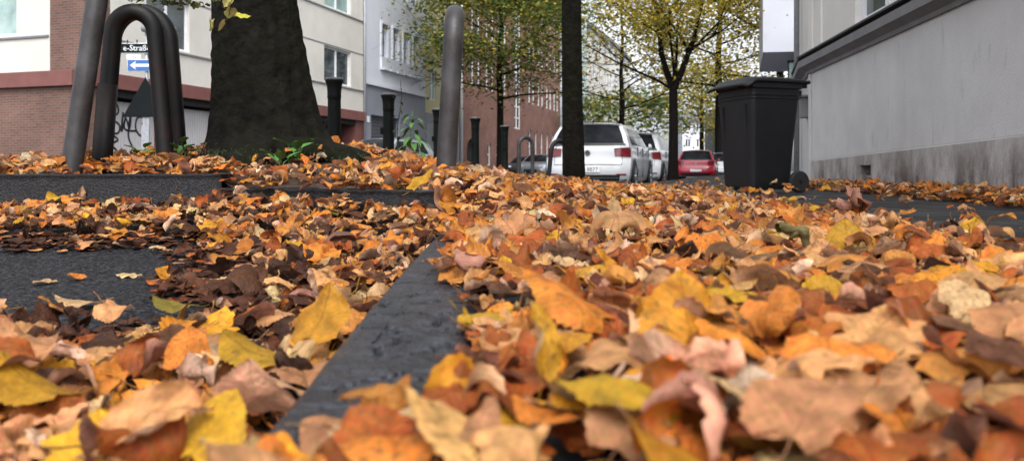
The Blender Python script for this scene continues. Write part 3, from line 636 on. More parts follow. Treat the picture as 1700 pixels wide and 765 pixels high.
# ------------------------------------------------------------------ facades and houses
class Facade:
    """a wall plane: s along it, d out of it, z up"""
    def __init__(f, origin, direction, normal): f.o = Vector((*origin, 0)); f.u = Vector((*direction, 0)).normalized(); f.n = Vector((*normal, 0)).normalized()
    def p(f, s, d, z): q = f.o+f.u*s+f.n*d; return (q.x, q.y, z)
    def box(f, b, s0, s1, d0, d1, z0, z1):
        P = [Vector(f.p(s, d, z)) for z in (z0, z1) for d in (d0, d1) for s in (s0, s1)]; UVc = [(s, z) for z in (z0, z1) for d in (d0, d1) for s in (s0, s1)]
        for q in ((0, 2, 3, 1), (4, 5, 7, 6), (0, 1, 5, 4), (2, 6, 7, 3), (0, 4, 6, 2), (1, 3, 7, 5)):
            pts = [P[i] for i in q]
            if q in ((0, 4, 6, 2), (1, 3, 7, 5)): uv = [((f.o.x+f.o.y)+(d0, d1)[(i >> 1) & 1], P[i].z) for i in q]
            else: uv = [UVc[i] for i in q]
            b.quad(pts, uv)
    def wall(f, b, s0, s1, z0, z1, holes=(), depth=.16):
        S = sorted({s0, s1, *[h[0] for h in holes], *[h[1] for h in holes]}); Z = sorted({z0, z1, *[h[2] for h in holes], *[h[3] for h in holes]})
        S = [a for a in S if s0 <= a <= s1]; Z = [a for a in Z if z0 <= a <= z1]
        for i in range(len(S)-1):
            for j in range(len(Z)-1):
                cs, cz = (S[i]+S[i+1])/2, (Z[j]+Z[j+1])/2
                if any(h[0] < cs < h[1] and h[2] < cz < h[3] for h in holes): continue
                q = [(S[i], Z[j]), (S[i+1], Z[j]), (S[i+1], Z[j+1]), (S[i], Z[j+1])]; b.quad([f.p(a, 0, c) for a, c in q], q)
        for h in holes:
            a0, a1, c0, c1 = h
            for q in (((a0, 0, c0), (a0, 0, c1), (a0, -depth, c1), (a0, -depth, c0)), ((a1, 0, c0), (a1, -depth, c0), (a1, -depth, c1), (a1, 0, c1)),
                      ((a0, 0, c0), (a0, -depth, c0), (a1, -depth, c0), (a1, 0, c0)), ((a0, 0, c1), (a1, 0, c1), (a1, -depth, c1), (a0, -depth, c1))):
                b.quad([f.p(*k) for k in q], [(k[0]+k[1], k[2]) for k in q])
    def window(f, root, s0, s1, z0, z1, mull=1, trans=0, depth=.13, fw=.06, glass='glass', frame='frame', sill=None, muntin=None):
        b = MB(); d0, d1 = -depth-.04, -depth+.02
        f.box(b, s0, s1, d0, d1, z0, z0+fw); f.box(b, s0, s1, d0, d1, z1-fw, z1); f.box(b, s0, s0+fw, d0, d1, z0+fw, z1-fw); f.box(b, s1-fw, s1, d0, d1, z0+fw, z1-fw)
        for k in range(1, mull+1): c = s0+(s1-s0)*k/(mull+1); f.box(b, c-fw*.6, c+fw*.6, d0, d1+.005, z0+fw, z1-fw)
        for k in range(1, trans+1): c = z0+(z1-z0)*k/(trans+1); f.box(b, s0+fw, s1-fw, d0, d1-.012, c-fw*.4, c+fw*.4)
        w = b.build('window', frame, root); g = MB(); q = [f.p(s0+.01, -depth-.02, z0+.01), f.p(s1-.01, -depth-.02, z0+.01), f.p(s1-.01, -depth-.02, z1-.01), f.p(s0+.01, -depth-.02, z1-.01)]
        g.quad(q); g.build('pane', glass, w)
        if sill: sb = MB(); f.box(sb, s0-.08, s1+.08, 0.003, .07, z0-.08, z0); sb.build('sill', sill, w)
        return w
C0 = (-12.0, 21.3)
LF = Facade(C0, (U.x, U.y), (V.x, V.y))                    # row of houses down the left side of the street
LS = Facade(C0, (-V.x, -V.y), (-U.x, -U.y))                # flank of the corner house, facing the lens

# --- cream corner house with oxblood fascia
h = empty('corner_house', (*C0, 0)); h.location = (0, 0, 0)
tag(h, 'cream corner house with oxblood fascia and brown brick base', 'house')
we = 16.26; b = MB()
wr = [(2.3, 4.2, 4.15, 5.75), (7.4, 9.6, 4.15, 5.75), (12.63, 15.0, 4.15, 5.75), (2.3, 4.2, 7.5, 9.1), (7.4, 9.6, 7.5, 9.1), (12.63, 15.0, 7.5, 9.1)]
LF.wall(b, .9, we, 3.06, 13, wr)
wl = [(2.5, 4.3, 4.15, 5.75), (2.5, 4.3, 7.5, 9.1), (7, 8.8, 4.15, 5.75)]
LS.wall(b, 1.25, 12, 3.06, 13, wl)
b.quad([LF.p(0, 0, 13), LF.p(we, 0, 13), LF.p(we, -12, 13), LF.p(0, -12, 13)]); b.quad([LF.p(we, 0, 3), LF.p(we, 0, 13), LF.p(we, -12, 13), LF.p(we, -12, 3)])
b.build('wall', 'cream', h)
b = MB()
for z in (4.07, 5.82, 7.42, 9.2): LF.box(b, .95, we-.03, .0, .05 if z in (4.07, 7.42) else .012, z-.035, z+.02); LS.box(b, 1.28, 12, .0, .05 if z in (4.07, 7.42) else .012, z-.035, z+.02)
b.build('string_course', 'cornice', h)
b = MB(); LF.wall(b, -.002, .9, 3.06, 13); LF.wall(b, -.002, .62, -.2, 2.6); LS.wall(b, -.002, 1.25, 3.06, 13); LS.wall(b, -.002, 12, -.2, 2.6); LF.box(b, .62, .64, -1.0, 0, -.2, 2.6)
b.build('brick_wall', 'brick_left', h)
b = MB(); LF.box(b, -.14, we+.0, -.3, .14, 2.62, 3.05); LS.box(b, .001, 12, -.3, .14, 2.621, 3.049); b.build('fascia', 'redband', h)
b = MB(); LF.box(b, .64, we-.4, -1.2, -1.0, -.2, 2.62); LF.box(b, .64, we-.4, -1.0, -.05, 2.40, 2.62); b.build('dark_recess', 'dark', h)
for s in (3.05, 5.7, 8.5, 12.2): b = MB(); LF.box(b, s, s+.25, -.8, -.02, -.2, 2.4); b.build('pillar', 'redband', h)
b = MB(); LF.box(b, 15.5, we-.02, -.8, -.01, -.2, 2.61); b.build('pillar', 'redband', h)
for (a0, a1) in ((.66, 3.03), (3.32, 5.68), (5.97, 8.48)):
    b = MB(); nrib = int((a1-a0)/.11)
    for k in range(nrib): c = a0+(a1-a0)*k/nrib; LF.box(b, c, c+(a1-a0)/nrib*.86, -.42, -.36, -.18, 2.3)
    LF.box(b, a0, a1, -.46, -.40, -.18, 2.3); d = b.build('garage_door', 'shutter', h)
    if a0 < 1:   # sprayed scrawl
        g = MB()
        def stroke(pts, r=.035):
            cp = [];
            for i in range(len(pts)-1):
                for k in range(6):
                    t = k/6; p0, p1, p2, p3 = pts[max(i-1, 0)], pts[i], pts[i+1], pts[min(i+2, len(pts)-1)]
                    cp.append(tuple(.5*((2*p1[j])+(-p0[j]+p2[j])*t+(2*p0[j]-5*p1[j]+4*p2[j]-p3[j])*t*t+(-p0[j]+3*p1[j]-3*p2[j]+p3[j])*t**3) for j in (0, 1)))
            cp.append(pts[-1])
            for (s0_, z0_), (s1_, z1_) in zip(cp, cp[1:]):
                dx, dz = s1_-s0_, z1_-z0_; l = math.hypot(dx, dz) or 1; nx_, nz_ = -dz/l*r, dx/l*r
                g.quad([LF.p(s0_+nx_, -.355, z0_+nz_), LF.p(s1_+nx_, -.355, z1_+nz_), LF.p(s1_-nx_, -.355, z1_-nz_), LF.p(s0_-nx_, -.355, z0_-nz_)])
        stroke([(.75, 1.9), (1.0, 2.15), (1.15, 1.95), (.9, 1.75)]); stroke([(1.25, 2.2), (1.2, 1.5), (1.22, 1.2)])
        stroke([(1.2, 2.15), (1.5, 2.2), (1.55, 1.95), (1.25, 1.8), (1.6, 1.6), (1.55, 1.35), (1.25, 1.35)])
        stroke([(1.3, 1.3), (1.55, 1.15), (1.3, 1.0), (1.5, .8), (1.25, .6)])
        stroke([(1.75, 2.0), (1.68, 1.4), (1.85, 1.8), (2.0, 1.5), (2.05, 2.0), (1.95, 1.3), (2.15, .9)]); stroke([(1.9, 2.05), (1.8, 1.5), (2.3, 1.45)])
        stroke([(2.55, 1.9), (2.3, 1.85), (2.25, 1.5), (2.5, 1.3), (2.7, 1.6), (2.5, 1.7)]); stroke([(2.6, 1.9), (2.85, 2.0)])
        g.build('graffiti', 'paint_black', d)
for i, (a0, a1, c0, c1) in enumerate(wr): LF.window(h, a0, a1, c0, c1, 1, 0, glass='curtain' if c0 > 7 else 'glass', fw=.075)
for (a0, a1, c0, c1) in wl: LS.window(h, a0, a1, c0, c1, 1, 0, glass='curtain', fw=.075)
b = MB(); b.tube([LF.p(we-.10, .1, -.2), LF.p(we-.10, .1, 13)], .06, 8); b.build('downpipe', 'galv', h, smooth=True)
# --- white house, grey ground floor
h = empty('white_house'); tag(h, 'white rendered house with grey ground floor and four narrow windows', 'house')
s0, s1 = we+.02, 23.6; b = MB(); wn4 = [(18.1+1.28*k, 18.75+1.28*k, 6.05, 7.7) for k in range(4)]; wup = [(18.1+1.28*k, 18.75+1.28*k, 9.4, 11.2) for k in range(4)]
LF.wall(b, s0, s1, 4.6, 14, wn4+wup, .3); LF.box(b, s0, s1, -8, -.31, 4.6, 14); b.build('wall', 'whitehouse', h)
b = MB(); gd = [(17.0, 20.2, -.19, 3.0)]; LF.wall(b, s0, s1, -.2, 4.45, gd, .3); b.build('ground_floor_wall', 'greyhouse', h)
b = MB(); LF.box(b, s0, s1, -.02, .10, 4.452, 4.598); LF.box(b, 17.95, 23.0, .002, .12, 5.35, 6.0)
for k in range(6): LF.box(b, 18.1+k*.8, 18.6+k*.8, .121, .17, 5.36, 5.46)
for (a0, a1, c0, c1) in wn4: LF.box(b, a0-.14, a0-.001, .001, .07, c0, c1+.12); LF.box(b, a1+.001, a1+.14, .001, .07, c0, c1+.12); LF.box(b, a0, a1, .001, .09, c1+.001, c1+.14)
b.build('moulding', 'whitehouse', h)
b = MB()
for k in range(18): LF.box(b, 17.0, 20.2, -.24, -.20, -.18+k*.177, -.03+k*.177)
LF.box(b, 17, 20.2, -.28, -.24, -.19, 3.0); b.build('garage_door', 'shutter_dark', h)
for (a0, a1, c0, c1) in wn4+wup: LF.window(h, a0, a1, c0, c1, 0, 0, depth=.2, fw=.04, frame='greyhouse')
b = MB(); LF.box(b, 16.55, 16.8, .002, .03, 2.6, 2.9); LF.box(b, 16.6, 16.85, .002, .03, 1.1, 1.7); b.build('notice_plate', 'frame', h)
# --- yellow house
h = empty('yellow_house'); tag(h, 'narrow yellow rendered house between white house and brick hall', 'house')
s0, s1 = 23.62, 29.1; ws = [(24.2+1.7*k, 25.3+1.7*k, z, z+1.7) for k in range(3) for z in (4.4, 7.6, 10.8)]
b = MB(); LF.wall(b, s0, s1, 3.6, 15, ws); LF.box(b, s0, s1, -8, -.2, 3.6, 15); b.build('wall', 'yellowhouse', h)
b = MB(); LF.wall(b, s0, s1, -.2, 3.6); b.build('ground_floor_wall', 'greyhouse', h)
b = MB()
for k in range(30): LF.box(b, s0+.2+k*.17, s0+.27+k*.17, .02, .06, -.2, 3.0)
b.build('slatted_gate', 'galv', h)
for w in ws: LF.window(h, *w, 1, 0, glass='curtain')
# --- brick hall
h = empty('brick_hall'); tag(h, 'long red brick building with white framed narrow windows and arched doorway', 'building')
s0, s1 = 29.12, 56.7; holes = []; win = []
groups = [31.0, 34.0, 37.0, 45.2, 48.2, 51.2, 54.0]
for z in (6.0, 9.6, 13.2):
    for g0 in groups:
        for k in range(2): win.append((g0+k*1.25, g0+.85+k*1.25, z, z+2.1))
stair = (41.2, 43.0, 3.6, 15.5)
gw = [(s, s+.8, .6, 2.2) for s in (34.6, 36.6)] + [(s, s+.9, .9, 3.7) for s in (45.2, 47.2, 49.2, 51.2, 53.2)]
arch = (30.4, 32.4, -.19, 2.4)
b = MB(); LF.wall(b, s0, s1, -.2, 17.5, win+gw+[stair, arch], .22); LF.box(b, s0, s1, -10, -.6, -.2, 17.5)
b.quad([LF.p(s0, 0, 17.5), LF.p(s1, 0, 17.5), LF.p(s1, -.6, 17.5), LF.p(s0, -.6, 17.5)]); b.quad([LF.p(s1, 0, -.2), LF.p(s1, 0, 17.5), LF.p(s1, -.6, 17.5), LF.p(s1, -.6, -.2)])
# arch spandrels
for sg in (-1, 1):
    cx = 31.4; prev = None
    for k in range(9):
        a = math.pi/2*k/8; x_ = cx+sg*1.0*math.cos(a); z_ = 1.6+.8*math.sin(a)
        if prev: b.quad([LF.p(prev[0], .004, prev[1]), LF.p(x_, .004, z_), LF.p(x_, .004, 2.42), LF.p(prev[0], .004, 2.42)], [(prev[0], prev[1]), (x_, z_), (x_, 2.42), (prev[0], 2.42)])
        prev = (x_, z_)
b.build('wall', 'brick_hall', h)
b = MB(); LF.box(b, 30.4, 32.4, -.35, -.3, -.19, 2.4); b.build('door', 'dark', h)
for w in win: LF.window(h, *w, 0, 1, fw=.14, glass='glass')
for w in gw: LF.window(h, *w, 0, 1, fw=.09)
LF.window(h, *stair, 1, 12, fw=.12)
b = MB(); b.tube([LF.p(29.2, .1, -.2), LF.p(29.2, .1, 17)], .09, 8); b.build('downpipe', 'frame', h, smooth=True)
b = MB(); LF.box(b, s0, s1, 0.002, .25, 16.9, 17.2); b.build('gutter', 'cornice', h)
# --- houses farther down the left
def plain_house(name, label, F, s0, s1, H, m, winm, floors, bays, ground='greyhouse', bay=None, roof=None, z0=-.2, depth=8, ww=.5):
    h = empty(name); tag(h, label, 'house'); ws = []; fh = (H-3.2)/floors; bw = (s1-s0)/bays
    for i in range(bays):
        for j in range(floors): a = s0+bw*(i+.5-ww/2); ws.append((a, a+bw*ww, 3.2+j*fh+.7, 3.2+j*fh+fh-.5))
    gs = [(s0+bw*(i+.2), s0+bw*(i+.8), .6, 2.7) for i in range(bays)]
    b = MB(); F.wall(b, s0, s1, 3.2, H, ws); F.box(b, s0, s1, -depth, -.3, z0, H); b.quad([F.p(s0, 0, H), F.p(s1, 0, H), F.p(s1, -.3, H), F.p(s0, -.3, H)]); b.quad([F.p(s0, 0, z0), F.p(s0, 0, H), F.p(s0, -.3, H), F.p(s0, -.3, z0)]); b.quad([F.p(s1, 0, z0), F.p(s1, 0, H), F.p(s1, -.3, H), F.p(s1, -.3, z0)]); b.build('wall', m, h)
    b = MB(); F.wall(b, s0, s1, z0, 3.2, gs); b.build('ground_floor_wall', ground, h)
    for w in ws+gs: F.window(h, *w, 1, 0, glass='glass', fw=.09)
    b = MB(); F.box(b, s0, s1, .002, .3, H-.4, H-.05); b.build('cornice', 'cornice', h)
    if bay:
        b = MB(); c = (s0+s1)/2; F.box(b, c-bay, c+bay, .01, 1.1, 3.3, H-1.5); bo = b.build('glazed_bay', 'teal', h); b = MB()
        for j in range(floors): 
            for k in range(3): F.box(b, c-bay+.1+k*(2*bay-.2)/3, c-bay+.02+(k+1)*(2*bay-.2)/3, 1.101, 1.14, 3.7+j*fh, 3.2+j*fh+fh-.4)
        b.build('bay_glazing', 'curtain', bo)
    if roof:
        b = MB(); r0, r1 = F.p(s0, -depth/2, H+roof), F.p(s1, -depth/2, H+roof)
        b.quad([F.p(s0, .35, H-.05), F.p(s1, .35, H-.05), r1, r0]); b.quad([F.p(s1, -depth, H), F.p(s0, -depth, H), r0, r1]); b.quad([F.p(s0, .35, H-.05), r0, F.p(s0, -depth, H)]); b.quad([F.p(s1, .35, H-.05), F.p(s1, -depth, H), r1]); b.build('roof', 'slate', h)
    return h
plain_house('glazed_bay_house', 'pale house with green glazed bay beyond the brick building', LF, 56.72, 68, 17, 'whitehouse', 0, 4, 3, bay=2.2)
plain_house('cream_gabled_house', 'cream house with slate roof beyond the glazed bay house', LF, 68.02, 84, 17.5, 'cream', 0, 4, 4, roof=3.5)
plain_house('tall_cream_house', 'tall pale house with dark roof behind the street trees on the left', LF, 84.02, 104, 18, 'offwhite', 0, 4, 5, roof=3.5)
plain_house('distant_white_house', 'distant white house farthest down the left side', LF, 104.02, 150, 13, 'whitehouse2', 0, 3, 9, roof=3)
EF = Facade((26.5, 118), (1, 0), (0, -1))
plain_house('pale_end_house', 'white house front closing the street end above the red car', EF, 0, 5.2, 8.2, 'whitehouse2', 0, 2, 3, roof=1.5)
plain_house('pink_end_house', 'pink house with red windows at the street end', EF, 5.22, 8.6, 8.6, 'pinkhouse', 0, 2, 2, roof=1.5)
EG = Facade((25.4, 92), (1, 0), (0, -1))
plain_house('slate_clad_house', 'dark slate clad house with white windows beside the bin', EG, 0, 5, 6.6, 'slate', 0, 2, 3, ground='slate', roof=1.6)

# --- grey house at the right hand corner
RW = Facade((4.16, 10.6), (-.11, -.994), (-.994, .11)); h = empty('grey_corner_house'); tag(h, 'grey plastered house with stained plinth and heavy sloping cornice line', 'house')
b = MB(); up = [(1.86, 3.5, 1.86, 3.6), (5.4, 7.0, 1.86, 3.6)]
q = [(0, .36), (13, .62), (13, 1.58), (0, 1.58)]; b.quad([RW.p(a, 0, c) for a, c in q], q); b.build('wall', 'plaster', h)
b = MB(); hole = (2.07, 2.41, .165, .275)
q1 = [(.12, -.02), (13, -.02), (13, .61), (.12, .345)]
RW.wall(b, .12, 13, -.02, .345, [hole], .2)
b.quad([RW.p(.12, 0, .345), RW.p(13, 0, .345), RW.p(13, 0, .605)], [(.12, .345), (13, .345), (13, .605)])
for i in range(len(b.v)): v_ = Vector(b.v[i])+RW.n*.016; b.v[i] = tuple(v_)
b.quad([RW.p(.12, .016, .345), RW.p(13, .016, .605), RW.p(13, 0, .62), RW.p(.12, 0, .36)], [(0, .4), (1, .4), (1, .5), (0, .5)])
b.quad([RW.p(.12, .016, -.02), RW.p(.12, .016, .345), RW.p(.12, 0, .36), RW.p(.12, 0, -.02)], [(0, .1), (0, .4), (.1, .4), (.1, .1)])
b.build('plinth', 'plinth', h)
b = MB(); RW.box(b, 2.08, 2.40, -.16, -.10, .17, .27); b.build('air_brick', 'dark', h)
b = MB(); RW.wall(b, 0, 13, 1.8, 9, up, .14); b.build('upper_wall', 'offwhite', h)
for w in up: RW.window(h, *w, 1, 0, depth=.08, fw=.09, frame='frame', glass=M_['curtain'] and 'glass_r')if False else RW.window(h, *w, 1, 0, depth=.08, fw=.09)
b = MB()   # cornice profile swept along the wall and round the corner
prof = [(.0, 1.56), (.03, 1.56), (.04, 1.60), (.10, 1.64), (.13, 1.655), (.13, 1.75), (.0, 1.79)]
RS = Facade((4.16, 10.6), (U.x, U.y), (-V.x, -V.y))
for (d0, z0), (d1, z1) in zip(prof, prof[1:]):
    b.quad([RW.p(-d0*.9, d0, z0), RW.p(13, d0, z0), RW.p(13, d1, z1), RW.p(-d1*.9, d1, z1)]); 
    b.quad([RW.p(-d0*.9, d0, z0), RS.p(2.3, d0, z0), RS.p(2.3, d1, z1), RW.p(-d1*.9, d1, z1)])
b.build('cornice', 'cornice', h)
b = MB(); RW.box(b, -.12, 13, .0, .15, 1.792, 1.815); RS.box(b, .0, 2.3, .0, .15, 1.793, 1.814); b.build('cornice_capping', 'cornice_top', h)
b = MB(); RS.wall(b, 0, 2.3, -.05, 1.58); b.build('return_wall', 'plaster', h)
b = MB(); RS.wall(b, 0, 2.3, 1.8, 9); RS.box(b, 0, 2.3, -5, -.1, 0, 9); RW.box(b, 0.1, 13, -5, -.3, -.1, 9); RW.box(b, .02, .20, .002, .03, 1.82, 9); RW.box(b, .5, .62, .002, .03, 1.82, 9); b.build('rear_wall', 'offwhite', h)
b = MB(); RW.box(b, .0, .10, .002, .022, -.02, 1.55); b.build('corner_strip', 'plaster', h)
b = MB(); RS.box(b, .25, .62, .0, .16, 1.27, 1.30); RS.box(b, .3, .55, .0, .10, .98, 1.268); b.build('letter_box', 'cornice', h, bevel=.006)
b = MB(); b.tube([RS.p(1.6, .08, 0), RS.p(1.6, .08, 9)], .045, 8); b.build('downpipe', 'galv', h, smooth=True)
# lantern on that wall
ln = empty('wall_lantern', RS.p(1.9, 0, 1.86)); tag(ln, 'black lantern on the grey house wall just above the bin lid', 'lantern')
ln.rotation_euler = (0, 0, YAW)
b = MB(); b.box((-.14, 0, .14), (.13, .13, .03)); b.box((-.14, 0, -.16), (.10, .10, .03)); [b.box((-.14+i*.05, j*.05, -.01), (.012, .012, .28)) for i in (-1, 1) for j in (-1, 1)]; b.box((-.04, 0, -.2), (.10, .03, .03)); b.box((-.006, 0, -.15), (.02, .09, .26)); b.build('frame', 'iron', ln)
b = MB(); b.box((-.14, 0, -.01), (.085, .085, .27)); b.build('glass', 'curtain', ln)
# --- white house with projecting bay
WFc = Facade((6.69, 18), (.985, -.17), (-.17, -.985)); h = empty('balcony_house'); tag(h, 'white house with box bay jutting out above the bin', 'house')
b = MB(); P4 = [(6.69, 18), (11.5, 17.2), (15.5, 28), (10.9, 29.3)]
b.quad([(x, y, 12) for x, y in P4]); [b.quad([(P4[i][0], P4[i][1], -.2), (P4[(i+1) % 4][0], P4[(i+1) % 4][1], -.2), (P4[(i+1) % 4][0], P4[(i+1) % 4][1], 12), (P4[i][0], P4[i][1], 12)]) for i in range(4)]
b.build('wall', 'whitehouse', h)
b = MB(); Q = [(5.97, 18.05), (7.2, 17.85), (8.4, 21.4), (7.05, 21.65)]
b.quad([(x, y, 3.03) for x, y in Q][::-1]); b.quad([(x, y, 9) for x, y in Q]); [b.quad([(Q[i][0], Q[i][1], 3.03), (Q[(i+1) % 4][0], Q[(i+1) % 4][1], 3.03), (Q[(i+1) % 4][0], Q[(i+1) % 4][1], 9), (Q[i][0], Q[i][1], 9)]) for i in range(4)]
b.build('bay', 'whitehouse', h)

# ------------------------------------------------------------------ wheelie bin
bn = empty('wheelie_bin', (2.43, 7.5, .0), R(19)); bn.scale = (1.10, 1.06, 1.07); tag(bn, 'black two-wheeled household bin standing on the pavement by the grey wall', 'bin')
def rring(cx, w, d, z, r=.05, n=5):
    out = []
    for sx, sy, a0 in ((1, 1, 0), (-1, 1, 90), (-1, -1, 180), (1, -1, 270)):
        for k in range(n): a = R(a0+90*k/(n-1)); out.append((cx+sx*(w/2-r)+r*math.cos(a), sy*(d/2-r)+r*math.sin(a), z))
    return out
def loft(b, rings, close=True):
    n = len(rings[0]); base = len(b.v)
    for r in rings:
        for p in r: b.v.append(tuple(p)); b.uv.append((p[0]+p[1], p[2]))
    for k in range(len(rings)-1):
        for j in range(n): a0 = base+k*n+j; a1 = base+k*n+(j+1) % n; b.f.append((a0, a1, a1+n, a0+n))
    if close: b.f.append(tuple(base+j for j in reversed(range(n)))); e = base+(len(rings)-1)*n; b.f.append(tuple(e+j for j in range(n)))
# local x: front (-) to hinge (+), y: width
b = MB(); loft(b, [rring(-.015, .40, .44, .03), rring(-.015, .415, .45, .06), rring(-.01, .46, .50, .5), rring(0, .515, .545, .90), rring(0, .52, .55, .93), rring(0, .55, .575, .932), rring(0, .555, .58, .985)])
b.build('body', 'binplastic', bn, bevel=.004)
b = MB()
for z, w_b, d_b in ((.875, .512, .541), (.845, .508, .536)): loft(b, [rring(0, w_b+.012, d_b+.012, z-.006), rring(0, w_b+.014, d_b+.014, z), rring(0, w_b+.012, d_b+.012, z+.006)])
for y in (-.17, .17): b.box((-.232, y, .46), (.014, .018, .70), Matrix.Rotation(R(-4.2), 4, 'Y') @ Matrix.Translation((.033, 0, 0)))
b.build('moulded_rib', 'binplastic', bn, bevel=.003)
b = MB()    # lid: shallow dome, lip, dropping towards the front
def lid(u, v):
    x = -.335+u*.66; y = (v-.5)*.62; e = 1-abs(2*v-1)**6; f = math.sin(math.pi*min(max((u+.02)/1.04, 0), 1))**.35
    return (x, y, .985+.05*e*f+.012*(u > .1)-.045*max(0, (.16-u)/.16)**1.3)
b.grid(lid, 24, 16); b.build('lid', 'binplastic', bn, smooth=True, solid=.022)
b = MB(); b.box((-.30, 0, .955), (.045, .30, .03)); [b.box((-.06+.16*k, 0, 1.048), (.02, .40, .006)) for k in (0, 1)]; b.build('lid_grip', 'binplastic', bn, bevel=.006)
b = MB(); b.tube([(.36, -.25, 1.0), (.36, .25, 1.0)], .018, 10); [b.box((.315, y, .985), (.10, .035, .07)) for y in (-.2, 0, .2)]; b.build('handle', 'binplastic', bn, bevel=.008)
b = MB(); b.box((.265, 0, .90), (.06, .46, .05)); [b.box((.215, y, .30), (.05, .03, .42)) for y in (-.12, .12)]; b.box((.2, 0, .10), (.06, .36, .08)); b.build('rear_rib', 'binplastic', bn, bevel=.006)
b = MB(); b.tube([(.235, -.27, .10), (.235, .27, .10)], .012, 8); b.build('axle', 'steel_dark', bn, smooth=True)
for sy in (-1, 1):
    b = MB(); prof = [(.055, -.025), (.088, -.025), (.098, -.015), (.098, .015), (.088, .025), (.055, .025)]; b.lathe(prof, 28)
    w = b.build('wheel', 'rubber', bn, smooth=False); w.rotation_euler = (R(90), 0, 0); w.location = (.235, sy*.265, .10)
    b = MB(); b.lathe([(.052, -.02), (.054, .02)], 20); [b.box((.028*math.cos(k*1.2566), .028*math.sin(k*1.2566), 0), (.01, .01, .046)) for k in range(5)]; b.lathe([(.016, -.03), (.014, .03)], 14); b.build('hub', 'binplastic', w)

# ------------------------------------------------------------------ bicycle hoops
def hoop(loc, rz, half, H, r, m, label, tilt=(0, 0), sleeve=False, splay=.0, depth=.25):
    o = empty('bike_hoop', loc, rz); o.rotation_euler = (tilt[0], tilt[1], rz); tag(o, label, 'bike stand', 'steel bicycle hoops')
    pts = [(-half-splay, 0, -depth)]; n = 8
    hs_ = H-half*1.15-r
    for k in range(1, n+1): pts.append((-half-splay*(1-k/n), 0, -depth+(hs_+depth)*k/n))
    for k in range(1, 18): a = math.pi-math.pi*k/18; pts.append((half*math.cos(a), 0, hs_+half*1.15*math.sin(a)))
    for k in range(n, -1, -1): pts.append((half+splay*(1-k/n), 0, -depth+(hs_+depth)*k/n))
    b = MB(); b.tube(pts, r, 20); b.build('hoop', m, o, smooth=True)
    if sleeve:
        b = MB(); b.tube([(-half-splay, 0, -depth), (-half-splay*.35, 0, hs_*.62)], r*1.13, 20); b.build('sleeve', m, o, smooth=True)
    return o
hoop((-2.36, 4.05, .16), R(120), .16, 1.30, .052, 'steel', 'grey steel hoop leaning in front of the brick corner, its top out of the picture', tilt=(R(7.5), 0))
hoop((-2.09, 4.2, .235), R(10), .110, .90, .046, 'steel_dark', 'dark steel hoop with the one-way sign seen through it', sleeve=True, splay=.075)
hoop((-2.195, 4.5, .245), R(8), .160, .955, .046, 'steel_dark', 'dark rusty hoop standing right behind the one with the sign seen through it', splay=.075)
hoop((-.385, 4.35, .09), R(95), .16, 1.07, .056, 'steel', 'grey steel hoop seen edge-on in the middle of the leaf mound', tilt=(R(3.2), 0))
hoop((.235, 13.0, -.1), R(25), .13, .92, .035, 'steel', 'small distant grey hoop left of the white hatchback')
hoop((.83, 13.4, -.1), R(35), .18, .88, .04, 'steel_dark', 'dark hoop seen before the left tail lamp of the white hatchback', splay=.1)

# ------------------------------------------------------------------ bollards
bl = empty('bollard', (0, 0, 0), label='x', cat='bollard', group='black cast iron bollards along the corner')
b = MB(); b.lathe([(.075, -.3), (.075, .1), (.062, .12), (.058, .5), (.056, .80), (.056, .83), (.061, .84), (.059, .855), (.060, .90), (.066, .945), (.078, .975), (.080, .985)], 16); b.build('post', 'iron', bl, smooth=True)
b = MB(); b.lathe([(.080, .985), (.079, .997), (.066, 1.006), (.02, 1.012)], 16); b.build('cap', 'ironcap', bl, smooth=True)
b = MB(); b.box((-.06, 0, .62), (.05, .03, .07)); b.build('bracket', 'iron', bl, bevel=.008)
for i, (px, Y, lb) in enumerate(((555, 6.5, 'black bollard with pale cap just right of the big tree trunk'), (645, 7.8, 'black bollard before the white house with the grey ground floor'), (727, 9.7, 'black bollard half hidden by the edge-on hoop'),
                                 (789, 11.0, 'black bollard right of the edge-on hoop before the brick arch'), (838, 13.0, 'black bollard next to the trunk of the sparse green tree'))):
    o = bl if i == 0 else copy_tree(bl); o.location = ((px-850)/1260*Y, Y, 0.0 if i < 3 else -.02); o['label'] = lb; o.rotation_euler = (0, 0, i*.3)

# ------------------------------------------------------------------ sign post
sp = empty('sign_post', (-7.75, 16.1, -.2), 0); tag(sp, 'grey post with one-way arrow, street name plate and triangular sign back', 'sign post')
b = MB(); b.tube([(0, 0, 0), (0, 0, 3.75)], .038, 10); b.build('post', 'galv', sp, smooth=True)
def plate(name, m, c, w, hh, rz=0, th=.02):
    b = MB(); b.box((0, 0, 0), (w, th, hh)); o = b.build(name, m, sp, bevel=.006); o.location = c; o.rotation_euler = (0, 0, rz); return o
pw = plate('one_way_sign', 'signwhite', (-.12, -.05, 2.64), .62, .30); pw.scale = (.84, 1, .84)
b = MB(); b.box((0, 0, 0), (.59, .02, .27)); bo = b.build('blue_field', 'blue', pw); bo.location = (0, -.008, 0)
b = MB(); A = [(-.24, 0), (-.08, .11), (-.12, .035), (.24, .035), (.24, -.035), (-.12, -.035), (-.08, -.11)]
b.quad([(x, -.0215, z) for x, z in (A[0], A[6], A[5], A[2], A[1])]); b.quad([(x, -.0215, z) for x, z in (A[2], A[5], A[4], A[3])]); b.build('arrow', 'signwhite', pw)
nb = plate('street_name_plate', 'signwhite', (-.28, -.05, 3.0), .95, .22); b = MB(); b.box((0, 0, 0), (.92, .02, .19)); bo = b.build('dark_field', 'signback', nb); bo.location = (0, -.008, 0)
text_mesh('lettering', 'e-Straße', .17, 'signwhite', nb, (.10, -.0195, 0), (R(90), 0, 0), .001)
